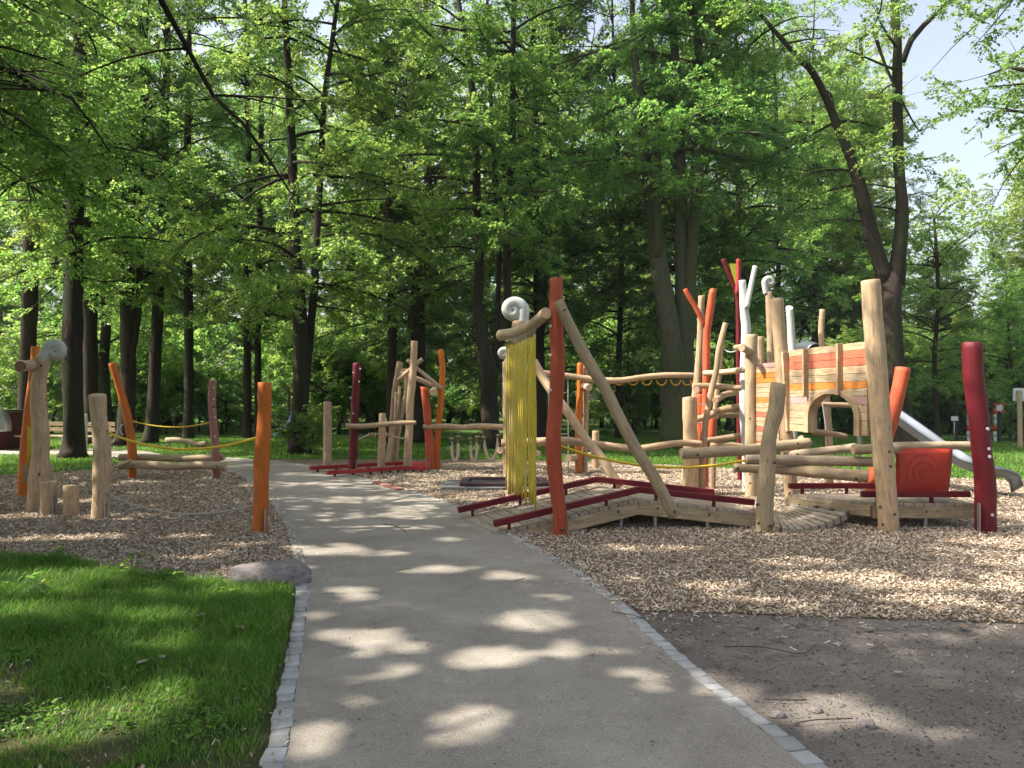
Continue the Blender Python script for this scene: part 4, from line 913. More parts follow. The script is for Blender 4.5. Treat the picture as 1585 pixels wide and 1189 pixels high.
# ---- signs and fence at the right edge --------------------------------------
d = 27.0
t = empty('notice_board', (W(1579, 691, d).x, d, 0), 'pale blank back of a sign board on a grey wooden post at the right edge', 'sign')
log('post', [(1579, 692, 8), (1578, 604, 7)], GREYTAN, t, d-.08, sink=True, seg=10)
bm = bmesh.new(); a = W(1568, 611, d); b = W(1605, 611, d); beam_bm(bm, a, b, .03, 20*d/F); finish(bm, 'board', SIGNM, t)
d = 30.0
t = empty('crossing_sign', (W(1547, 686, d).x, d, 0), 'small white and red railway crossing cross on a dark post by the fence', 'sign')
log('post', [(1547, 686, 3.4), (1547, 628, 3.4)], DARK, t, d, sink=True, seg=10, wob=0)
for s_ in (-1, 1):
    c = W(1547, 631.5, d-.07-.02*s_); dx = Vector((7*d/F, 0, s_*6.5*d/F)); 
    bm = bmesh.new(); beam_bm(bm, c-dx*.55, c+dx*.55, .02, .14); ob_ = finish(bm, 'cross_arm', HOLD, t, None, 0)
    for e in (-1, 1): bm = bmesh.new(); beam_bm(bm, c+dx*.56*e, c+dx*e, .022, .14); finish(bm, 'red_tip', REDP, ob_, None, 0)
for px, lbl in ((1540, 'red and white striped short post between fence and crossing sign'), (1499, 'red and white striped short post half hidden behind dark red post')):
    q = W(px, 684, 30.5); t = empty('striped_post', (q.x, q.y, 0), lbl, 'post', 'striped railway posts')
    for k in range(6): rope('band', [Vector((q.x, q.y, .22*k-.02)), Vector((q.x, q.y, .22*k+.2))], .06, (HOLD, HOLD, REDP)[k % 3], t, 12, .1)
t = empty('metal_fence', (W(1450, 684, 31).x, 31, 0), 'dark metal bar fence behind the lawn at the right edge', 'fence')
x0_, x1_ = W(1478, 684, 31).x, W(1760, 684, 31).x; bm = bmesh.new()
for z in (.12, 1.45): beam_bm(bm, Vector((x0_, 31, z)), Vector((x1_, 31, z)), .03, .05)
finish(bm, 'rail', DARK, t, None, 0)
bm = bmesh.new(); x = x0_
while x < x1_: beam_bm(bm, Vector((x, 31.0, 0)), Vector((x, 31.0, 1.6)), .02, .02, Vector((0, 1, 0))); x += .14
o = finish(bm, 'bars', DARK, t, None, 0); x = x0_
while x < x1_: beam('fence_post', Vector((x+.07, 31.03, -.05)), Vector((x+.07, 31.03, 1.75)), .06, .06, DARK, t, Vector((0, 1, 0)), 0); x += 2.1
q = W(1477, 690, 29); t = empty('small_sign', (q.x, 29, 0), 'small pale rectangular sign on a thin post among the bushes', 'sign'); rope('post', [Vector((q.x, 29, -.02)), Vector((q.x, 29, 1.0))], .025, STEEL, t, 8, .5); beam('board', W(1472, 648, 28.95), W(1483, 648, 28.95), .02, .16, SIGNM, t)
# ---- boulder, twigs, weeds, dry leaves -------------------------------------
rockm = gmat('boulder_stone', [(.15, .13, .125), (.24, .21, .20), (.33, .30, .28)], (6, 60), bstr=.8, bdist=.02)
bm = bmesh.new(); bmesh.ops.create_icosphere(bm, subdivisions=5, radius=1); c = G(412, 908)
for v in bm.verts:
    p = v.co.copy(); q = 1+.16*noise.noise(p*1.4+Vector((3, 1, 0)))+.07*noise.noise(p*3.5)+.02*noise.noise(p*12); p *= q
    p.z = min(p.z, .62+.12*p.x); v.co = Vector((c.x+p.x*.36, c.y+.12+p.y*.24, p.z*.20+.04))
o = finish(bm, 'boulder', rockm, None, (c.x, c.y, 0), 0, label='flat grey brown boulder at the corner between grass, chips and path', cat='boulder')
for f in o.data.polygons: f.use_smooth = True
twigm = plain('twig_bark', (.06, .045, .035), .9, 0, .3, 40)
def twig(pts, r, label):
    P = [G(a, b, .018) for a, b in pts]; P = [p+Vector((0, 0, .006*(i % 2))) for i, p in enumerate(P)]
    tag(rope('twig', P, r*.6, twigm, None, 6, .03, .2), label, 'twig')
twig([(595, 812), (608, 813), (618, 817), (627, 822), (628, 824)], .007, 'crooked thin twig lying on the path below the red slab')
twig([(617, 882), (634, 881)], .006, 'short straight dark twig in a sun patch on the path')
twig([(797, 899), (812, 896)], .005, 'short twig on the right half of the path')
twig([(1120, 1001), (1180, 1003), (1240, 1012), (1262, 1000)], .006, 'long forked twig lying on the bare earth')
twig([(1185, 1082), (1215, 1085), (1247, 1083)], .006, 'thin brown twig in the sunlit part of the bare earth')
twig([(1230, 1120), (1262, 1116), (1320, 1112)], .005, 'faint long twig low on the bare earth')
twig([(948, 947), (985, 955), (1005, 962)], .005, 'dark twig beside the kerb at the corner of the chips')
leafm2 = attrmat('dry_leaf', [(0, (.10, .05, .03)), (.5, (.20, .14, .10)), (1, (.30, .27, .23))], .7)
def dry(px, py, s, label):
    c = G(px, py, .05 if px < 480 else .02); V, Q = [], []; n = 7
    a0 = random.random()*6
    for i in range(n):
        for j in range(3):
            u = i/(n-1)-.5; v = (j-1)*.5*math.sin(math.pi*(i+.6)/(n+.2)); x = u*s; y = v*s*.6; z = .25*s*(abs(v)+u*u)+random.uniform(0, .05)*s
            V.append((c.x+x*math.cos(a0)-y*math.sin(a0), c.y+x*math.sin(a0)+y*math.cos(a0), c.z+z))
    for i in range(n-1):
        for j in range(2): Q.append((i*3+j, i*3+j+1, i*3+j+4, i*3+j+3))
    me = mesh_np('dry_leaf', np.array(V), np.array(Q), [leafm2], {'rnd': np.full(len(Q), random.uniform(.3, 1))}, True); o = link('dry_leaf', me, None, origin=tuple(c)); tag(o, label, 'leaf', 'fallen dry leaves')
dry(312, 953, .09, 'curled pinkish dry leaf on the grass below the boulder'); dry(372, 973, .10, 'pale crumpled dry leaf on the grass near the kerb')
dry(221, 1026, .08, 'flat pale dry leaf in the middle of the shaded grass'); dry(251, 1018, .07, 'upright pale dry leaf next to a flat one in the grass')
dry(150, 950, .10, 'dark curled dry leaf in the sunny patch of grass'); dry(40, 968, .09, 'brown dry leaf near the left edge of the grass')
dry(1343, 974, .09, 'pale leaf on the dark bare earth near the chips'); dry(1490, 972, .11, 'bluish crumpled leaf on the bare earth furthest right'); dry(1390, 1042, .06, 'small brown leaf in the middle of the bare earth')
dry(1010, 1145, .03, 'tiny dark leaf crumb on the path close to the camera')
for px, py, s in ((1262, 1102, .035), (1340, 1126, .05), (1203, 1110, .04)):
    bm = bmesh.new(); bmesh.ops.create_icosphere(bm, subdivisions=2, radius=1); c = G(px, py)
    for v in bm.verts: p = v.co*(1+.3*noise.noise(v.co*1.5+Vector((px, 0, 0)))); v.co = Vector((c.x+p.x*s, c.y+p.y*s*.8, p.z*s*.6+s*.2))
    finish(bm, 'stone', rockm, None, (c.x, c.y, 0), 0, label={1262: 'small grey stone in the sunlit strip of bare earth', 1340: 'largest grey stone on the bare earth', 1203: 'small stone with a dark side near the kerb'}[px], cat='stone')
# ================================================================ TREES
def barkmat(name, c, c2, moss):
    m, nt, p, out = newmat(name); L = nt.links.new
    uv = N(nt, 'ShaderNodeUVMap'); mp = N(nt, 'ShaderNodeMapping'); mp.inputs['Scale'].default_value = (14, 1.5, 1); L(uv.outputs[0], mp.inputs[0])
    n1 = N(nt, 'ShaderNodeTexNoise', i_Scale=1.5, i_Detail=8.0, i_Roughness=.7, i_Distortion=.4); L(mp.outputs[0], n1.inputs[0])
    r = ramp(nt, [(.3, c), (.7, c2)]); L(n1.outputs[0], r.inputs[0])
    g = N(nt, 'ShaderNodeNewGeometry'); n2 = N(nt, 'ShaderNodeTexNoise', i_Scale=.9, i_Detail=5.0); L(g.outputs['Position'], n2.inputs[0])
    r2 = ramp(nt, [(.45, (0, 0, 0)), (.62, (1, 1, 1))]); L(n2.outputs[0], r2.inputs[0])
    mx = N(nt, 'ShaderNodeMixRGB'); L(r2.outputs[0], mx.inputs[0]); L(r.outputs[0], mx.inputs[1]); mx.inputs[2].default_value = (*moss, 1)
    L(mx.outputs[0], p.inputs['Base Color']); p.inputs['Roughness'].default_value = .9; p.inputs['Specular IOR Level'].default_value = .15
    bump(nt, p, n1.outputs[0], .9, .04); return m
BARK = barkmat('dark_bark', (.014, .010, .008), (.058, .043, .034), (.032, .035, .018))
BARKG = barkmat('beech_bark', (.045, .042, .028), (.10, .095, .066), (.06, .07, .03))
def leafmat(name, c0, c1, t0, t1, tr=.45):
    m, nt, p, out = newmat(name); L = nt.links.new
    a = N(nt, 'ShaderNodeAttribute', attribute_name='rnd'); oi = N(nt, 'ShaderNodeObjectInfo')
    hs = N(nt, 'ShaderNodeHueSaturation'); hs2 = N(nt, 'ShaderNodeHueSaturation')
    mr = N(nt, 'ShaderNodeMapRange', i_3=.475, i_4=.52); L(oi.outputs['Random'], mr.inputs[0])
    r1 = ramp(nt, [(0, c0), (1, c1)]); r2 = ramp(nt, [(0, t0), (1, t1)])
    for r, h in ((r1, hs), (r2, hs2)): L(a.outputs['Fac'], r.inputs[0]); L(r.outputs[0], h.inputs['Color']); L(mr.outputs[0], h.inputs['Hue'])
    L(hs.outputs[0], p.inputs['Base Color']); p.inputs['Roughness'].default_value = .40; p.inputs['Specular IOR Level'].default_value = .38
    t = N(nt, 'ShaderNodeBsdfTranslucent'); L(hs2.outputs[0], t.inputs[0]); mx = N(nt, 'ShaderNodeMixShader', i_0=tr); L(p.outputs[0], mx.inputs[1]); L(t.outputs[0], mx.inputs[2]); L(mx.outputs[0], out.inputs[0]); return m
LEAF = leafmat('beech_leaves', (.03, .075, .018), (.08, .15, .035), (.15, .40, .05), (.66, .86, .20))
LEAFD = leafmat('dark_leaves', (.026, .065, .024), (.06, .12, .038), (.11, .29, .05), (.36, .58, .12))

def leaves_from_twigs(O, D, S, Ln, npt, size, r):
    """O origins, D directions, S side vectors, Ln lengths -> leaf quads"""
    n = len(O); u = (np.arange(npt)+.6)/npt; sg = np.where(np.arange(npt) % 2, 1.0, -1.0)
    up = np.cross(D, S)
    P = O[:, None]+D[:, None]*(Ln[:, None]*u[None])[..., None]
    P[..., 2] -= (.18*Ln[:, None]*u[None]**2)
    A = D[:, None]*.55+S[:, None]*sg[None, :, None]+r.normal(0, .25, (n, npt, 3)); A /= np.linalg.norm(A, axis=2)[..., None]
    Nn = up[:, None]+r.normal(0, .55, (n, npt, 3)); B = np.cross(A, Nn); B /= np.linalg.norm(B, axis=2)[..., None]; N2 = np.cross(B, A)
    l = size*r.uniform(.55, 1.45, (n, npt))[..., None]; w = l*.38
    base = P+A*l*.1; V = np.empty((n, npt, 4, 3)); V[:, :, 0] = base; V[:, :, 2] = base+A*l
    V[:, :, 1] = base+A*l*.48+B*w+N2*l*.06; V[:, :, 3] = base+A*l*.48-B*w+N2*l*.06
    rn = np.clip(r.uniform(0, 1, (n, 1))*.6+r.uniform(0, .5, (n, npt)), 0, 1)
    return V.reshape(-1, 3), rn.ravel()
def norm(a): return a/np.maximum(np.linalg.norm(a, axis=-1, keepdims=True), 1e-6)
def crown(limbs, zmin, ztop, nprim, R, size, seed, secden=3.4, twden=13, npt=11, rise=(.1, 1.2), azfilter=None, twl=.42, clump=True):
    """limbs: lists of (Vector, radius). returns leaf verts, rnd, branch tube datas"""
    r = np.random.default_rng(seed); rs = random.Random(seed)
    pool = [(p, q) for lb in limbs for p, q in lb if p.z > zmin]; zt = max(p.z for p, _ in pool)
    OO, DD, SS, LL = [], [], [], []; br = []
    for i in range(int(nprim*1.75)):
        c, rr = rs.choice(pool); h = (c.z-zmin)/max(1, (ztop-zmin)); prof = (1-.65*max(0, h))*(.65+.35*min(1, (c.z-zmin)/3+.2))
        az = rs.uniform(0, 2*math.pi)
        if azfilter and not azfilter(az, c): continue
        Lb = R*prof*rs.uniform(.6, 1.15); ri = rs.uniform(*rise)*(.5+h); dr = rs.uniform(.15, .5)
        o = np.array([math.cos(az), math.sin(az), 0.]); wv = rs.uniform(-.7, .7); lat = np.array([-o[1], o[0], 0.])
        def pt(t): return np.array(c)+o*Lb*t+lat*(Lb*wv*t*t)+np.array([0, 0, Lb*(ri*t-dr*t*t)])
        K = 6; pts = [Vector(pt(k/K)) for k in range(K+1)]; r0 = min(rr*.6, .018+.012*Lb)
        br.append(([(p, r0*(1-.85*k/K)) for k, p in enumerate(pts)], 5))
        ns = max(3, int(Lb*secden)); ts = np.sort(r.uniform(.12, 1, ns)); 
        for j, tt in enumerate(ts):
            sg = 1 if j % 2 else -1; b = pt(tt)
            if clump and noise.noise(Vector(b)*.6+Vector((seed*1.7, 0, 0))) < -.17: continue
            tang = norm(pt(min(1, tt+.05))-pt(tt-.05)); a2 = sg*rs.uniform(.6, 1.15)
            ca, sa = math.cos(a2), math.sin(a2); d = np.array([tang[0]*ca-tang[1]*sa, tang[0]*sa+tang[1]*ca, rs.uniform(-.95, .75)]); d /= np.linalg.norm(d)
            Ls = (.35+.32*Lb*(1-tt*.75))*rs.uniform(.7, 1.25)
            br.append(([(Vector(b), r0*.3), (Vector(b+d*Ls*.5+np.array([0, 0, -.02])), r0*.18), (Vector(b+d*Ls+np.array([0, 0, -.12*Ls])), .002)], 3))
            nt_ = max(3, int(Ls*twden)); u = (np.arange(nt_)+r.uniform(.2, .8, nt_))/nt_
            O = b[None]+d[None]*(Ls*u)[:, None]; O[:, 2] -= .12*Ls*u*u; s2 = np.where(np.arange(nt_) % 2, 1., -1.)*r.uniform(.5, 1.1, nt_)
            c2, q2 = np.cos(s2), np.sin(s2); Dt = np.column_stack([d[0]*c2-d[1]*q2, d[0]*q2+d[1]*c2, d[2]*.6+r.normal(-.12, .42, nt_)]); Dt = norm(Dt)
            St = norm(np.cross(np.array([0, 0, 1.])+r.normal(0, .45, (nt_, 3)), Dt))
            OO.append(O); DD.append(Dt); SS.append(St); LL.append(twl*(1.1-.5*u)*r.uniform(.6, 1.2, nt_))
    O, D, S, L_ = map(np.concatenate, (OO, DD, SS, LL))
    V, rn = leaves_from_twigs(O, D, S, L_, npt, size, r)
    return V, rn, br
def branch_mesh(name, br, m):
    Vs, Qs = [], []; o = 0
    for rings, seg in br:
        P = [p for p, _ in rings]; n = len(P); an = np.arange(seg)*2*np.pi/seg
        x = None
        for i, (p, r) in enumerate(rings):
            t = (P[min(i+1, n-1)]-P[max(i-1, 0)]).normalized()
            if x is None: x = t.orthogonal().normalized()
            x = (x-t*x.dot(t)).normalized(); y = t.cross(x)
            Vs.append(np.array(p)[None]+np.cos(an)[:, None]*np.array(x)[None]*r+np.sin(an)[:, None]*np.array(y)[None]*r)
        for i in range(n-1):
            a = np.arange(seg); b = (a+1) % seg; Qs.append(np.column_stack([o+i*seg+a, o+i*seg+b, o+(i+1)*seg+b, o+(i+1)*seg+a]))
        o += n*seg
    return mesh_np(name, np.vstack(Vs), np.vstack(Qs), [m], None, True)
def leaf_mesh(name, V, rn, m): return mesh_np(name, V, np.arange(len(V)).reshape(-1, 4), [m], {'rnd': rn})
def trunk_mesh(name, limbs, m, seg=14):
    datas = []
    for i, lb in enumerate(limbs): datas.append(tube_data(lb, seg if i == 0 else 10, .09, 1, None, 0, seed % 50+i*3.1 if False else i*3.1+lb[0][0].x))
    return mesh_from(name, datas, [m, m])
TOTAL = [0]
def put(me, name, parent, vis=True):
    o = bpy.data.objects.new(name, me); COL.objects.link(o); o.parent = parent; ORG[o.name] = ORG[parent.name]; return o
GAPS = [(540, 922, 80, 13), (625, 940, 50, 10), (830, 963, 52, 13), (575, 986, 42, 9), (765, 1022, 58, 15), (598, 1050, 62, 17), (985, 1062, 80, 20), (735, 1115, 50, 16), (690, 1145, 30, 9), (880, 1010, 30, 6), (640, 1005, 22, 5), (560, 1090, 30, 7), (672, 882, 62, 6), (790, 893, 40, 5), (500, 857, 46, 5), (580, 858, 40, 4), (620, 815, 60, 5), (700, 838, 30, 4), (560, 772, 70, 5),
    (645, 790, 50, 4), (520, 752, 70, 4), (470, 735, 60, 3), (850, 925, 40, 6), (1120, 1070, 75, 26), (1240, 1098, 110, 16), (1370, 1130, 120, 13), (480, 1150, 45, 25), (100, 932, 190, 26), (30, 900, 80, 16), (80, 965, 160, 20), (200, 930, 130, 14), (20, 935, 100, 16), (60, 922, 120, 20), (150, 945, 130, 18), (255, 935, 100, 14), (100, 985, 110, 14), (340, 925, 80, 10), (430, 925, 40, 9), (330, 905, 100, 12), (215, 960, 90, 12), (400, 930, 60, 8), (150, 900, 120, 10), (40, 1050, 70, 26), (200, 800, 70, 5), (330, 835, 80, 5), (120, 775, 70, 4), (20, 800, 60, 5), (120, 1120, 110, 24), (250, 1085, 70, 20), (60, 842, 110, 8),
    (385, 886, 50, 7), (1500, 905, 130, 13), (1340, 893, 120, 8), (1230, 872, 90, 6), (1010, 850, 90, 5), (960, 900, 60, 6), (1560, 842, 80, 8), (1450, 930, 90, 7), (1120, 905, 70, 6), (280, 800, 60, 4), (160, 830, 50, 4)]  # ground spots picked for sun patches; the crowns are opened towards the sun above them
GG = []
for a, b, rx, ry in GAPS: g = G(a, b); GG.append((g.x, g.y, rx*g.y/F+.04, ry*g.y*g.y/(H*F)+.07))
def lit_filter(C):
    """natural looking openings in the crowns round the viewpoint: where the sun comes through to the ground"""
    gx = C[:, 0]-SUN.x/SUN.z*C[:, 2]; gy = C[:, 1]-SUN.y/SUN.z*C[:, 2]; open_ = np.zeros(len(C), bool)
    nz = np.array([noise.noise(Vector((a*1.15, b*1.6, 7.7)))+.4*noise.noise(Vector((a*3, b*4, 1.7))) for a, b in zip(gx, gy)])
    nf = np.array([noise.noise(Vector((a*4.5, b*5.5, 3.3))) for a, b in zip(gx, gy)])
    for x, y, rx, ry in GG: open_ |= ((gx-x)/rx)**2+((gy-y)/ry)**2 < .80+1.5*nz+.9*nf
    play = np.clip((gy-9.5)/3, 0, 1)*np.clip((gx+1.5+.12*gy)/1.5, 0, 1)
    return ~(open_ | (nz*.7+.65*nf > .42-.50*play-.14*((gx < -.8) & (gy > 7))-.30*((gx < -1.3) & (gy < 6.8) & (gy > 5.0))))
def sig(name, label, d, limbs, zmin, nprim, R, seed, leaf=LEAF, bark=BARK, size=.084, ext=None, **kw):
    """a tree whose limbs follow the photo, carried to depth d; limbs run on above the frame"""
    Lb = []
    for k, l in enumerate(limbs):
        P = []
        for p in l:
            dd = p[3] if len(p) > 3 else d
            P.append((W(p[0], p[1], dd), rad(p[2], dd)*.88))
        if k == 0: P[0] = (Vector((P[0][0].x, P[0][0].y, -.15)), P[0][1])
        if P[-1][0].z > 9:     # carry the limb on up out of the picture
            q = P[-1]; dr = (P[-1][0]-P[-2][0]).normalized(); P.append((q[0]+dr*3+Vector((0, 0, 1)), q[1]*.5)); P.append((q[0]+dr*4.5+Vector((0, .3, 3)), q[1]*.15))
        # a slight swing in depth so that limbs are not all in one plane
        P = [(p+Vector((p.x/p.y, 1, 0))*(.35*math.sin(i*1.3+k*2)*min(1, i/3)), r) for i, (p, r) in enumerate(P)]
        Lb.append(cr(P, .35))
    b = Lb[0][0][0]; org = Vector((b.x, b.y, 0)); t = empty(name, tuple(org), label, 'tree')
    me = trunk_mesh('trunk', Lb, bark, 18); link('trunk', me, t)
    ztop = max(p.z for l in Lb for p, _ in l)
    V, rn, br = crown(Lb, zmin, ztop, nprim, R, size, seed, **kw)
    if d < 10:
        k = lit_filter(V.reshape(-1, 4, 3).mean(1)); V = V.reshape(-1, 4, 3)[k].reshape(-1, 3); rn = rn[k]
    TOTAL[0] += len(rn)
    link('branches', branch_mesh('branches', br, bark), t); link('crown', leaf_mesh('crown', V, rn, leaf), t); return t
T_ = 'forked_tree'
sig('broad_tree', 'big dark trunk flaring into the left lawn behind the snail post', 22, [[(113, 714, 60), (113, 700, 42), (114, 680, 36), (114, 640, 33), (112, 560, 34), (113, 470, 33), (114, 380, 30), (118, 280, 28), (122, 180, 24), (125, 60, 20), (128, -80, 14)], [(110, 300, 14), (96, 250, 11), (75, 230, 11, 21), (55, 190, 10, 20), (20, 145, 8, 19), (-40, 90, 7, 18)], [(118, 330, 8), (70, 180, 9, 21), (40, 130, 7, 20), (0, 95, 6, 19.5)]], 5.0, 56, 4.2, 101, rise=(-.3, .6))
sig('leaning_tree', 'grey trunk leaning right at the left edge beside the tube slide hut', 27, [[(36, 692, 36), (40, 650, 26), (42, 580, 25), (48, 400, 26), (52, 200, 22), (55, 0, 18)]], 5, 40, 4.2, 102)
sig('dark_tree', 'dark trunk just right of the big flaring trunk, behind the park bench', 29, [[(142, 690, 32), (140, 640, 27), (139, 450, 24), (140, 200, 20), (140, 0, 14)]], 5, 34, 4, 103, LEAFD)
sig('twin_tree', 'dark trunk with a side limb leaning off right, behind the curved orange post', 28, [[(188, 694, 46), (194, 665, 28), (198, 560, 26), (197, 420, 24), (200, 250, 20), (202, 50, 15)], [(202, 570, 10), (214, 480, 12), (217, 400, 11), (222, 250, 9)]], 5.6, 42, 4.3, 104, LEAFD)
sig('leaning_tree', 'slim dark trunk leaning right between two straight ones over the left lawn', 30, [[(230, 690, 38), (236, 660, 22), (240, 560, 20), (247, 430, 18), (252, 300, 16), (258, 100, 12)]], 5, 34, 4, 105)
sig('straight_tree', 'straight dark trunk behind the distant pale log bench', 33, [[(291, 682, 26), (292, 650, 17), (292, 500, 15), (290, 300, 13), (292, 100, 10)]], 4.5, 36, 4, 106, LEAFD)
sig('slim_tree', 'left one of two slim parallel trunks behind the straight orange post', 34, [[(383, 682, 22), (383, 650, 14), (383, 450, 12), (385, 250, 10), (380, 50, 8)]], 4, 36, 4, 107)
sig('slim_tree', 'right one of two slim parallel trunks behind the straight orange post', 35, [[(399, 681, 20), (399, 650, 12), (400, 450, 11), (404, 250, 9), (404, 50, 7)]], 5, 30, 4, 108)
sig('double_tree', 'big double trunked tree beside the blue slide with leaves low at its foot', 24, [[(463, 703, 50), (464, 685, 35), (465, 640, 32), (466, 600, 28), (465, 500, 26), (457, 400, 22), (455, 300, 18), (448, 150, 14), (440, 0, 10)], [(474, 600, 12), (480, 520, 13), (486, 450, 14), (491, 350, 12), (497, 250, 11), (502, 150, 10), (515, 60, 8), (530, -40, 6)]], 4.2, 66, 4.6, 109, rise=(-.25, .7))
sig('thin_tree', 'thin crooked dark trunk left of the tall bent post', 30, [[(606, 692, 22), (605, 650, 15), (607, 540, 16), (606, 460, 14), (604, 400, 10), (598, 250, 8), (590, 80, 6)]], 4.4, 36, 4, 110)
sig('thick_tree', 'thick dark trunk directly behind the fan of leaning poles', 30, [[(645, 696, 42), (643, 650, 31), (646, 560, 29), (645, 500, 28), (650, 420, 22), (658, 350, 16), (665, 200, 12), (660, 50, 8)]], 5, 46, 4.4, 111, LEAFD)
sig(T_, 'brownish trunk splitting into a Y behind the hanging rope loops', 26, [[(762, 698, 44), (760, 675, 33), (757, 620, 30), (755, 570, 32), (745, 520, 20), (740, 470, 17), (742, 400, 16), (738, 300, 15), (735, 200, 14), (730, 130, 11), (722, 60, 9), (708, -20, 7)], [(760, 570, 22), (778, 510, 17), (786, 460, 14), (784, 380, 14), (789, 300, 13), (793, 200, 12), (794, 100, 10), (796, -20, 9)], [(768, 550, 8), (772, 420, 9), (768, 300, 9), (760, 150, 7), (755, 20, 5)]], 6.0, 60, 4.4, 112, rise=(-.3, .7), bark=BARK)
sig('straight_tree', 'straight dark trunk hidden behind the yellow straps and red orange post', 32, [[(836, 690, 26), (835, 560, 18), (832, 400, 16), (830, 250, 14), (825, 80, 10)]], 4.4, 38, 4, 113, LEAFD)
sig('beech_clump', 'clump of several tall olive grey trunks growing together behind the coral forked post', 26.5, [[(1046, 694, 62), (1044, 670, 50), (1042, 620, 46), (1042, 560, 42), (1035, 500, 34), (1022, 420, 32), (1012, 330, 28), (1000, 250, 20), (990, 160, 16), (982, 80, 12), (978, -10, 9)], [(1018, 400, 16), (1017, 330, 15), (1018, 260, 14), (1018, 180, 13), (1010, 80, 10), (990, -30, 8)],
     [(1056, 690, 44), (1056, 620, 38), (1056, 500, 26), (1055, 400, 24), (1052, 250, 22), (1048, 150, 18), (1043, 60, 14), (1040, -20, 10)], [(1060, 610, 22), (1066, 500, 24), (1070, 400, 21), (1078, 300, 20), (1085, 200, 20), (1098, 120, 16), (1110, 50, 14), (1125, -30, 10)], [(1082, 230, 12), (1084, 130, 12), (1080, 30, 11), (1080, -40, 9)]], 7.8, 80, 4.6, 114, bark=BARKG, rise=(-.35, .7))
sig(T_, 'big dark trunk splitting into a wide Y behind the tallest tan post', 25, [[(1404, 704, 74), (1402, 680, 48), (1397, 650, 37), (1388, 600, 32), (1380, 500, 34), (1378, 425, 37)], [(1374, 440, 30), (1354, 380, 25), (1336, 310, 22), (1318, 250, 18), (1300, 200, 16), (1280, 150, 14), (1255, 110, 11), (1225, 85, 8)], [(1386, 440, 30), (1394, 370, 24), (1396, 310, 20), (1391, 250, 18), (1389, 150, 17), (1389, 80, 15), (1385, 20, 14), (1384, -40, 12)], [(1398, 95, 10), (1410, 60, 11), (1430, 35, 9), (1460, 15, 8), (1500, -20, 5)], [(1335, 95, 4), (1332, 60, 7), (1350, 50, 7), (1372, 110, 5)]],
    7.0, 52, 2.9, 115, rise=(-.3, .7), bark=BARK, azfilter=lambda a, c: not (-1.25 < ((a+math.pi) % (2*math.pi)-math.pi) < 1.25 and c.x > 10.6))
sig('slim_tree', 'slim dark trunk between the clump of grey trunks and the striped wall', 33, [[(1142, 690, 12), (1141, 500, 11), (1143, 300, 9), (1140, 150, 7)]], 4, 34, 3.6, 116)
sig('slim_tree', 'thin pale trunk behind the striped wall', 36, [[(1205, 688, 10), (1203, 500, 9), (1207, 300, 8), (1200, 150, 6)]], 4, 34, 3.6, 117)
sig('slim_tree', 'thin dark trunk between the wide Y trunk and the dark red post', 30, [[(1452, 700, 14), (1450, 640, 9), (1446, 560, 8), (1452, 470, 7), (1450, 400, 6), (1446, 340, 4)]], 2.0, 30, 2.6, 118)
sig('slim_tree', 'thin dark trunk left of the clump of grey trunks', 33, [[(958, 690, 14), (958, 560, 10), (962, 400, 9), (955, 250, 7), (950, 100, 5)]], 4, 34, 3.8, 119, LEAFD)
# overhanging limbs that enter from the upper left and upper right
sig('overhanging_tree', 'tree left of the picture whose long bare limb crosses the top left corner diagonally', 9, [[(-330, 810, 60, 9.5), (-325, 600, 52, 9.5), (-310, 300, 46, 9.5), (-280, -100, 40, 9.5), (-200, -500, 34, 9.5)], [(-280, -100, 22, 9.5), (-60, -190, 18, 9.8), (120, -150, 15, 10), (245, 0, 11, 10.2), (290, 60, 9, 10.3), (330, 135, 8, 10.4), (375, 195, 6, 10.5), (410, 250, 4.5, 10.6), (450, 300, 3, 10.8)],
    [(-310, 300, 20, 9.5), (-200, 120, 16, 10.5), (-90, 60, 13, 11.5), (0, 90, 10, 12), (22, 110, 8, 12.2), (60, 150, 7, 12.5), (110, 160, 5, 12.8), (170, 230, 3, 13)]], 4.2, 50, 2.9, 120, size=.055, rise=(-.35, .35), twl=.26, secden=4.2, azfilter=lambda a, c: c.x < -3.6 and c.z > 4.6)
sig('overhanging_tree', 'tree right of the picture with dark leaves hanging against the pale sky', 12.5, [[(1950, 770, 50, 13), (1945, 500, 44, 13), (1930, 200, 38, 13), (1900, -100, 30, 13)], [(1935, 250, 18, 13), (1780, 180, 12, 13), (1650, 130, 8, 13), (1560, 110, 5, 13.2), (1530, 105, 2.5, 13.4)], [(1940, 330, 16, 13), (1750, 260, 11, 13.5), (1620, 180, 7, 14), (1545, 160, 3, 14.2)], [(1915, 0, 16, 13), (1750, -60, 12, 13), (1600, -50, 8, 13.2), (1500, -20, 4, 13.6)]], 5.6, 44, 2.6, 121, LEAFD, size=.062, rise=(-.4, .4), twl=.28, secden=4.2, azfilter=lambda a, c: c.z > 5.4)

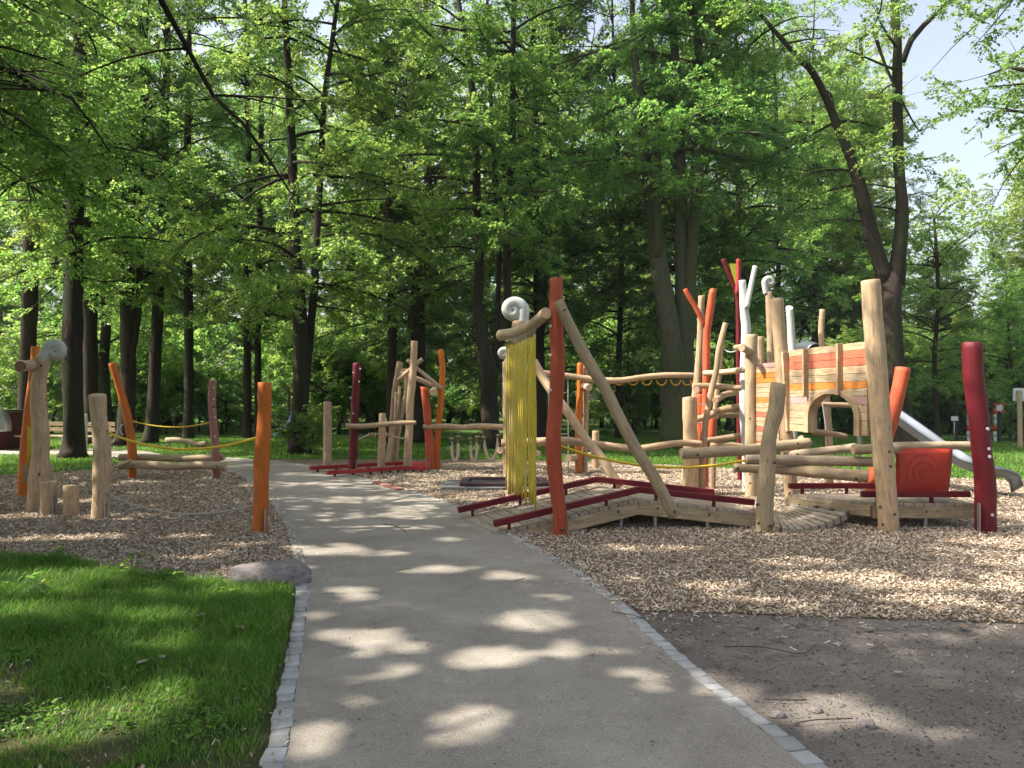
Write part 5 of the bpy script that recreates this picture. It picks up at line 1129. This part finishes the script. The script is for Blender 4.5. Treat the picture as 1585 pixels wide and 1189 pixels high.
# ---- forest of copied trees: six grown forms, then copies ---------------
def proto(Ht, r0, zmin, nprim, R, seed, leaf, bark, size, lean=.0, **kw):
    rs = random.Random(seed); x = y = 0; L0 = [(Vector((0, 0, -.2)), r0*1.6), (Vector((0, 0, .5)), r0*1.1)]
    for k in range(1, 9):
        x += rs.uniform(-.25, .25)+lean; y += rs.uniform(-.25, .25); L0.append((Vector((x, y, .5+(Ht-1)*k/8)), r0*(1-.9*k/8)))
    lb = [cr(L0, .5)]
    for j in range(rs.choice((1, 2, 3))):
        i0 = int(len(lb[0])*rs.uniform(.3, .5)); p, r = lb[0][i0]; a = rs.uniform(0, 6.28); P = [(p, r*.55)]
        for k in range(1, 5): P.append((p+Vector((math.cos(a)*k*.55*rs.uniform(.7, 1.2), math.sin(a)*k*.55, k*Ht*.11)), r*.55*(1-.2*k)))
        lb.append(cr(P, .5))
    tm = trunk_mesh('trunk', lb, bark, 12); V, rn, br = crown(lb, zmin, Ht, nprim, R, size, seed, **kw); TOTAL[0] += len(rn)
    return tm, branch_mesh('branches', [b for b in br if b[1] > 3], bark), leaf_mesh('crown', V, rn, leaf)
PR = [proto(24, .30, 3.6, 72, 4.8, 201, LEAF, BARK, .098), proto(22, .26, 3.0, 66, 4.4, 202, LEAFD, BARK, .098, .1), proto(25, .34, 4.5, 76, 5.0, 203, LEAF, BARKG, .10, -.1), proto(21, .22, 2.4, 64, 4.2, 204, LEAFD, BARK, .11), proto(14, .13, .9, 54, 3.2, 205, LEAF, BARK, .11, .1)]
BU = [proto(5.2, .05, .35, 40, 1.9, 301, LEAF, BARK, .10, twl=.35), proto(3.6, .04, .15, 34, 1.7, 302, LEAFD, BARK, .10, twl=.35), proto(6.5, .06, .8, 44, 2.1, 303, LEAF, BARK, .10, twl=.35)]
def place(P, x, y, s, rz, name, label, cat, group, sz=1.0):
    t = empty(name, (x, y, 0), label, cat, group); t.rotation_euler.z = rz; t.scale = (s, s, s*sz)
    for nm, me in zip(('trunk', 'branches', 'crown'), P): put(me, nm, t)
    return t
rf = random.Random(5)
def maxz(px): # keeps the sky gap at the upper right open
    return 1e9
for row, (dist, step) in enumerate(((32, 6.5), (49, 5.5), (56, 6.5))):
    x = -dist*.80+rf.uniform(0, 2)
    while x < dist*.86:
        yy = dist+rf.uniform(-2.2, 2.2); px = CX+x/yy*F; k = rf.choice((0, 1, 2, 3, 0, 1, 2, 3, 4)); s = rf.uniform(.85, 1.12)
        skip = row == 0 and rf.random() < .35
        if 1425-3.6/yy*F < px < 1535+3.6/yy*F:     # low trees under the open sky
            k = 4; top = H+(HY-290)/F*yy*rf.uniform(.7, .95); s = top/14.5*.95
            if row == 0: skip = rf.random() < .3
        if 1340 < px <= 1395 : s = min(s, .95)
        if not skip:
            side = 'left' if px < 450 else ('middle' if px < 1050 else 'right'); form = ('tall spreading', 'tall dark', 'very tall', 'dark leaning', 'younger low')[k]
            place(PR[k], x, yy, s, rf.uniform(0, 6.28), 'forest_tree', '%s leafy tree in the dense wood behind the %s part of the playground' % (form, side), 'tree', 'trees of the wood behind the playground')
        x += step*rf.uniform(.75, 1.3)
for i in range(34):
    yy = rf.uniform(46, 49); px = -80+1750*(i+rf.random())/34; x = (px-CX)/F*yy
    place(PR[4], x, yy, rf.uniform(.6, .95) if px < 1390 else rf.uniform(.55, .8), rf.uniform(0, 6.28), 'young_tree', 'young tree with low leafy branches between bigger trunks, %s part of the wood' % ('left' if px < 450 else 'middle' if px < 1050 else 'right'), 'tree', 'younger trees between the big trunks')
for i in range(135):
    yy = rf.uniform(37.5, 46); px = rf.uniform(-60, 1650) if i < 112 else rf.uniform(1400, 1700); x = (px-CX)/F*yy; k = rf.choice((0, 1, 2)); 
    if 1490 < px < 1600 and yy < 36: continue
    place(BU[k], x, yy, rf.uniform(.7, 1.25), rf.uniform(0, 6.28), 'understory_shrub', ('light green bushy sapling', 'low dark bush', 'tall thin sapling')[k]+' growing between the trunks at the edge of the wood, %s' % ('left side' if px < 450 else 'middle' if px < 1050 else 'right side'), 'shrub', 'young growth under the trees')
place(BU[1], W(452, 700, 23.2).x, 23.2, .42, 1, 'low_shrub', 'little leafy shrub at the foot of the big double trunked tree', 'shrub', None); place(BU[0], W(486, 700, 23.4).x, 23.4, .30, 2, 'low_shrub', 'small green shoots right of the double trunked tree foot', 'shrub', None)
# trees that stand behind and left of the camera and throw the dappled shade
for i_, (x, y, Ht, R_) in enumerate(((-9, 1.0, 15, 6.5), (-13, 6, 16, 6.5), (-9.5, 8.2, 15, 6), (-7.5, -4, 16, 6.5), (-15, -1, 16, 6.5), (-18, 4, 17, 6.5), (-13.5, 12, 16, 6), (-19, 10, 17, 6.5), (-17.5, 16.5, 17, 6), (-12, 16.5, 14, 5))):
    rs = random.Random(900+i_); b = [(Vector((x, y, -.2)), .36), (Vector((x, y, 1)), .27), (Vector((x+rs.uniform(-.4, .4), y, 6)), .22), (Vector((x+rs.uniform(-.6, .6), y+rs.uniform(-.5, .5), Ht-3)), .12), (Vector((x, y, Ht)), .03)]
    lb = [cr(b, .5)]; t = empty('shade_tree', (x, y, 0), 'leafy tree beside the camera that throws dappled shade on path and grass', 'tree', 'trees around the viewpoint')
    link('trunk', trunk_mesh('trunk', lb, BARK, 12), t); V, rn, br = crown(lb, 6.0 if y < 7 else 7.0, Ht, 60, R_, .085 if y > 7 else .16, 900+i_, clump=False, twden=13 if y > 7 else 8, npt=9 if y > 7 else 7, rise=(0, .5))
    Cn = V.reshape(-1, 4, 3).mean(1); k = lit_filter(Cn); V = V.reshape(-1, 4, 3)[k].reshape(-1, 3); rn = rn[k]; TOTAL[0] += len(rn)
    link('branches', branch_mesh('branches', [([(p_, r_*.55) for p_, r_ in q[0]], 5) for q in br if q[1] > 3 and lit_filter(np.array([p_ for p_, _ in q[0]])[1:]).mean() > .55], BARK), t); link('crown', leaf_mesh('crown', V, rn, LEAF), t)
# far mass of leaves closing the wood
r9 = np.random.default_rng(77); n = 170000
px = r9.uniform(-150, 1750, n); yy = r9.uniform(70, 92, n); X = (px-CX)/F*yy; Z = r9.uniform(0, 1, n)**.8*34
lim = np.where((px > 1400) & (px < 1620), H+(HY-(290+30*np.sin(px*.05)))/F*yy, 99); cl = np.array([noise.noise(Vector((a*.22, b*.1, c*.28))) for a, b, c in zip(X, yy, Z)])
kp = (Z < lim) & (cl > -.33); X, yy, Z = X[kp], yy[kp], Z[kp]; n = len(X)
A = norm(r9.normal(0, 1, (n, 3))*np.array([1, 1, .5])); B = norm(np.cross(A, r9.normal(0, .5, (n, 3))+np.array([0, 0, 1]))); C_ = np.column_stack([X, yy, Z]); l = r9.uniform(.12, .30, n)[:, None]
V = np.stack([C_-A*l, C_+B*l*.6, C_+A*l, C_-B*l*.6], 1).reshape(-1, 3)
o = link('far_wood', leaf_mesh('far_wood', V, r9.uniform(0, 1, n), LEAF)); tag(o, kind='stuff')
# thin warm air between the trees
bm = bmesh.new(); bmesh.ops.create_cube(bm, size=1)
for v in bm.verts: v.co = Vector((v.co.x*190, 45+v.co.y*110, -1.1+(v.co.z+.5)*41))
me = bpy.data.meshes.new('haze'); bm.to_mesh(me); bm.free(); hm = bpy.data.materials.new('haze_air'); hm.use_nodes = True; hn = hm.node_tree; hn.nodes.clear()
ho = hn.nodes.new('ShaderNodeOutputMaterial'); hv = hn.nodes.new('ShaderNodeVolumePrincipled'); hv.inputs['Density'].default_value = .0003; hv.inputs['Color'].default_value = (.86, .93, 1, 1); hn.links.new(hv.outputs[0], ho.inputs['Volume'])
me.materials.append(hm); o = link('haze', me); tag(o, kind='stuff')
# weeds in the grass edge
def weed(px, py, h, n, label, s=.06):
    c = G(px, py); V, rn = [], []; r = np.random.default_rng(int(px)); O, D, S, L_ = [], [], [], []
    for i in range(n):
        a = r.uniform(0, 6.28); O.append([c.x+r.normal(0, .03), c.y+r.normal(0, .03), h*r.uniform(.3, .95)]); D.append([math.cos(a), math.sin(a), .35]); S.append([-math.sin(a), math.cos(a), .1]); L_.append(.06)
    V, rn = leaves_from_twigs(np.array(O), norm(np.array(D)), norm(np.array(S)), np.array(L_), 3, s, r)
    t = empty('weed', (c.x, c.y, 0), label, 'plant'); link('leaves', leaf_mesh('leaves', V, rn, LEAF), t)
    link('stem', branch_mesh('stem', [([(Vector((c.x+dx*.3, c.y, 0)), .004), (Vector((c.x+dx, c.y+.01, h)), .002)], 5) for dx in (-.04, .0, .05)], LEAF), t)
weed(203, 893, .17, 9, 'bright leafy weed at the edge of grass and wood chips'); weed(262, 905, .12, 9, 'low leafy weed left of the boulder'); weed(240, 915, .09, 6, 'small weed tuft below the bright leafy weed')
weed(60, 935, .16, 7, 'pale leafed weed in the sunny grass near the left edge', .08); weed(25, 915, .12, 6, 'weed with pointed leaves at the far left grass edge', .08); weed(365, 921, .08, 5, 'tiny weed growing against the boulder'); weed(97, 858, .07, 4, 'lone little seedling in the wood chips', .04)
print('LEAVES', TOTAL[0])
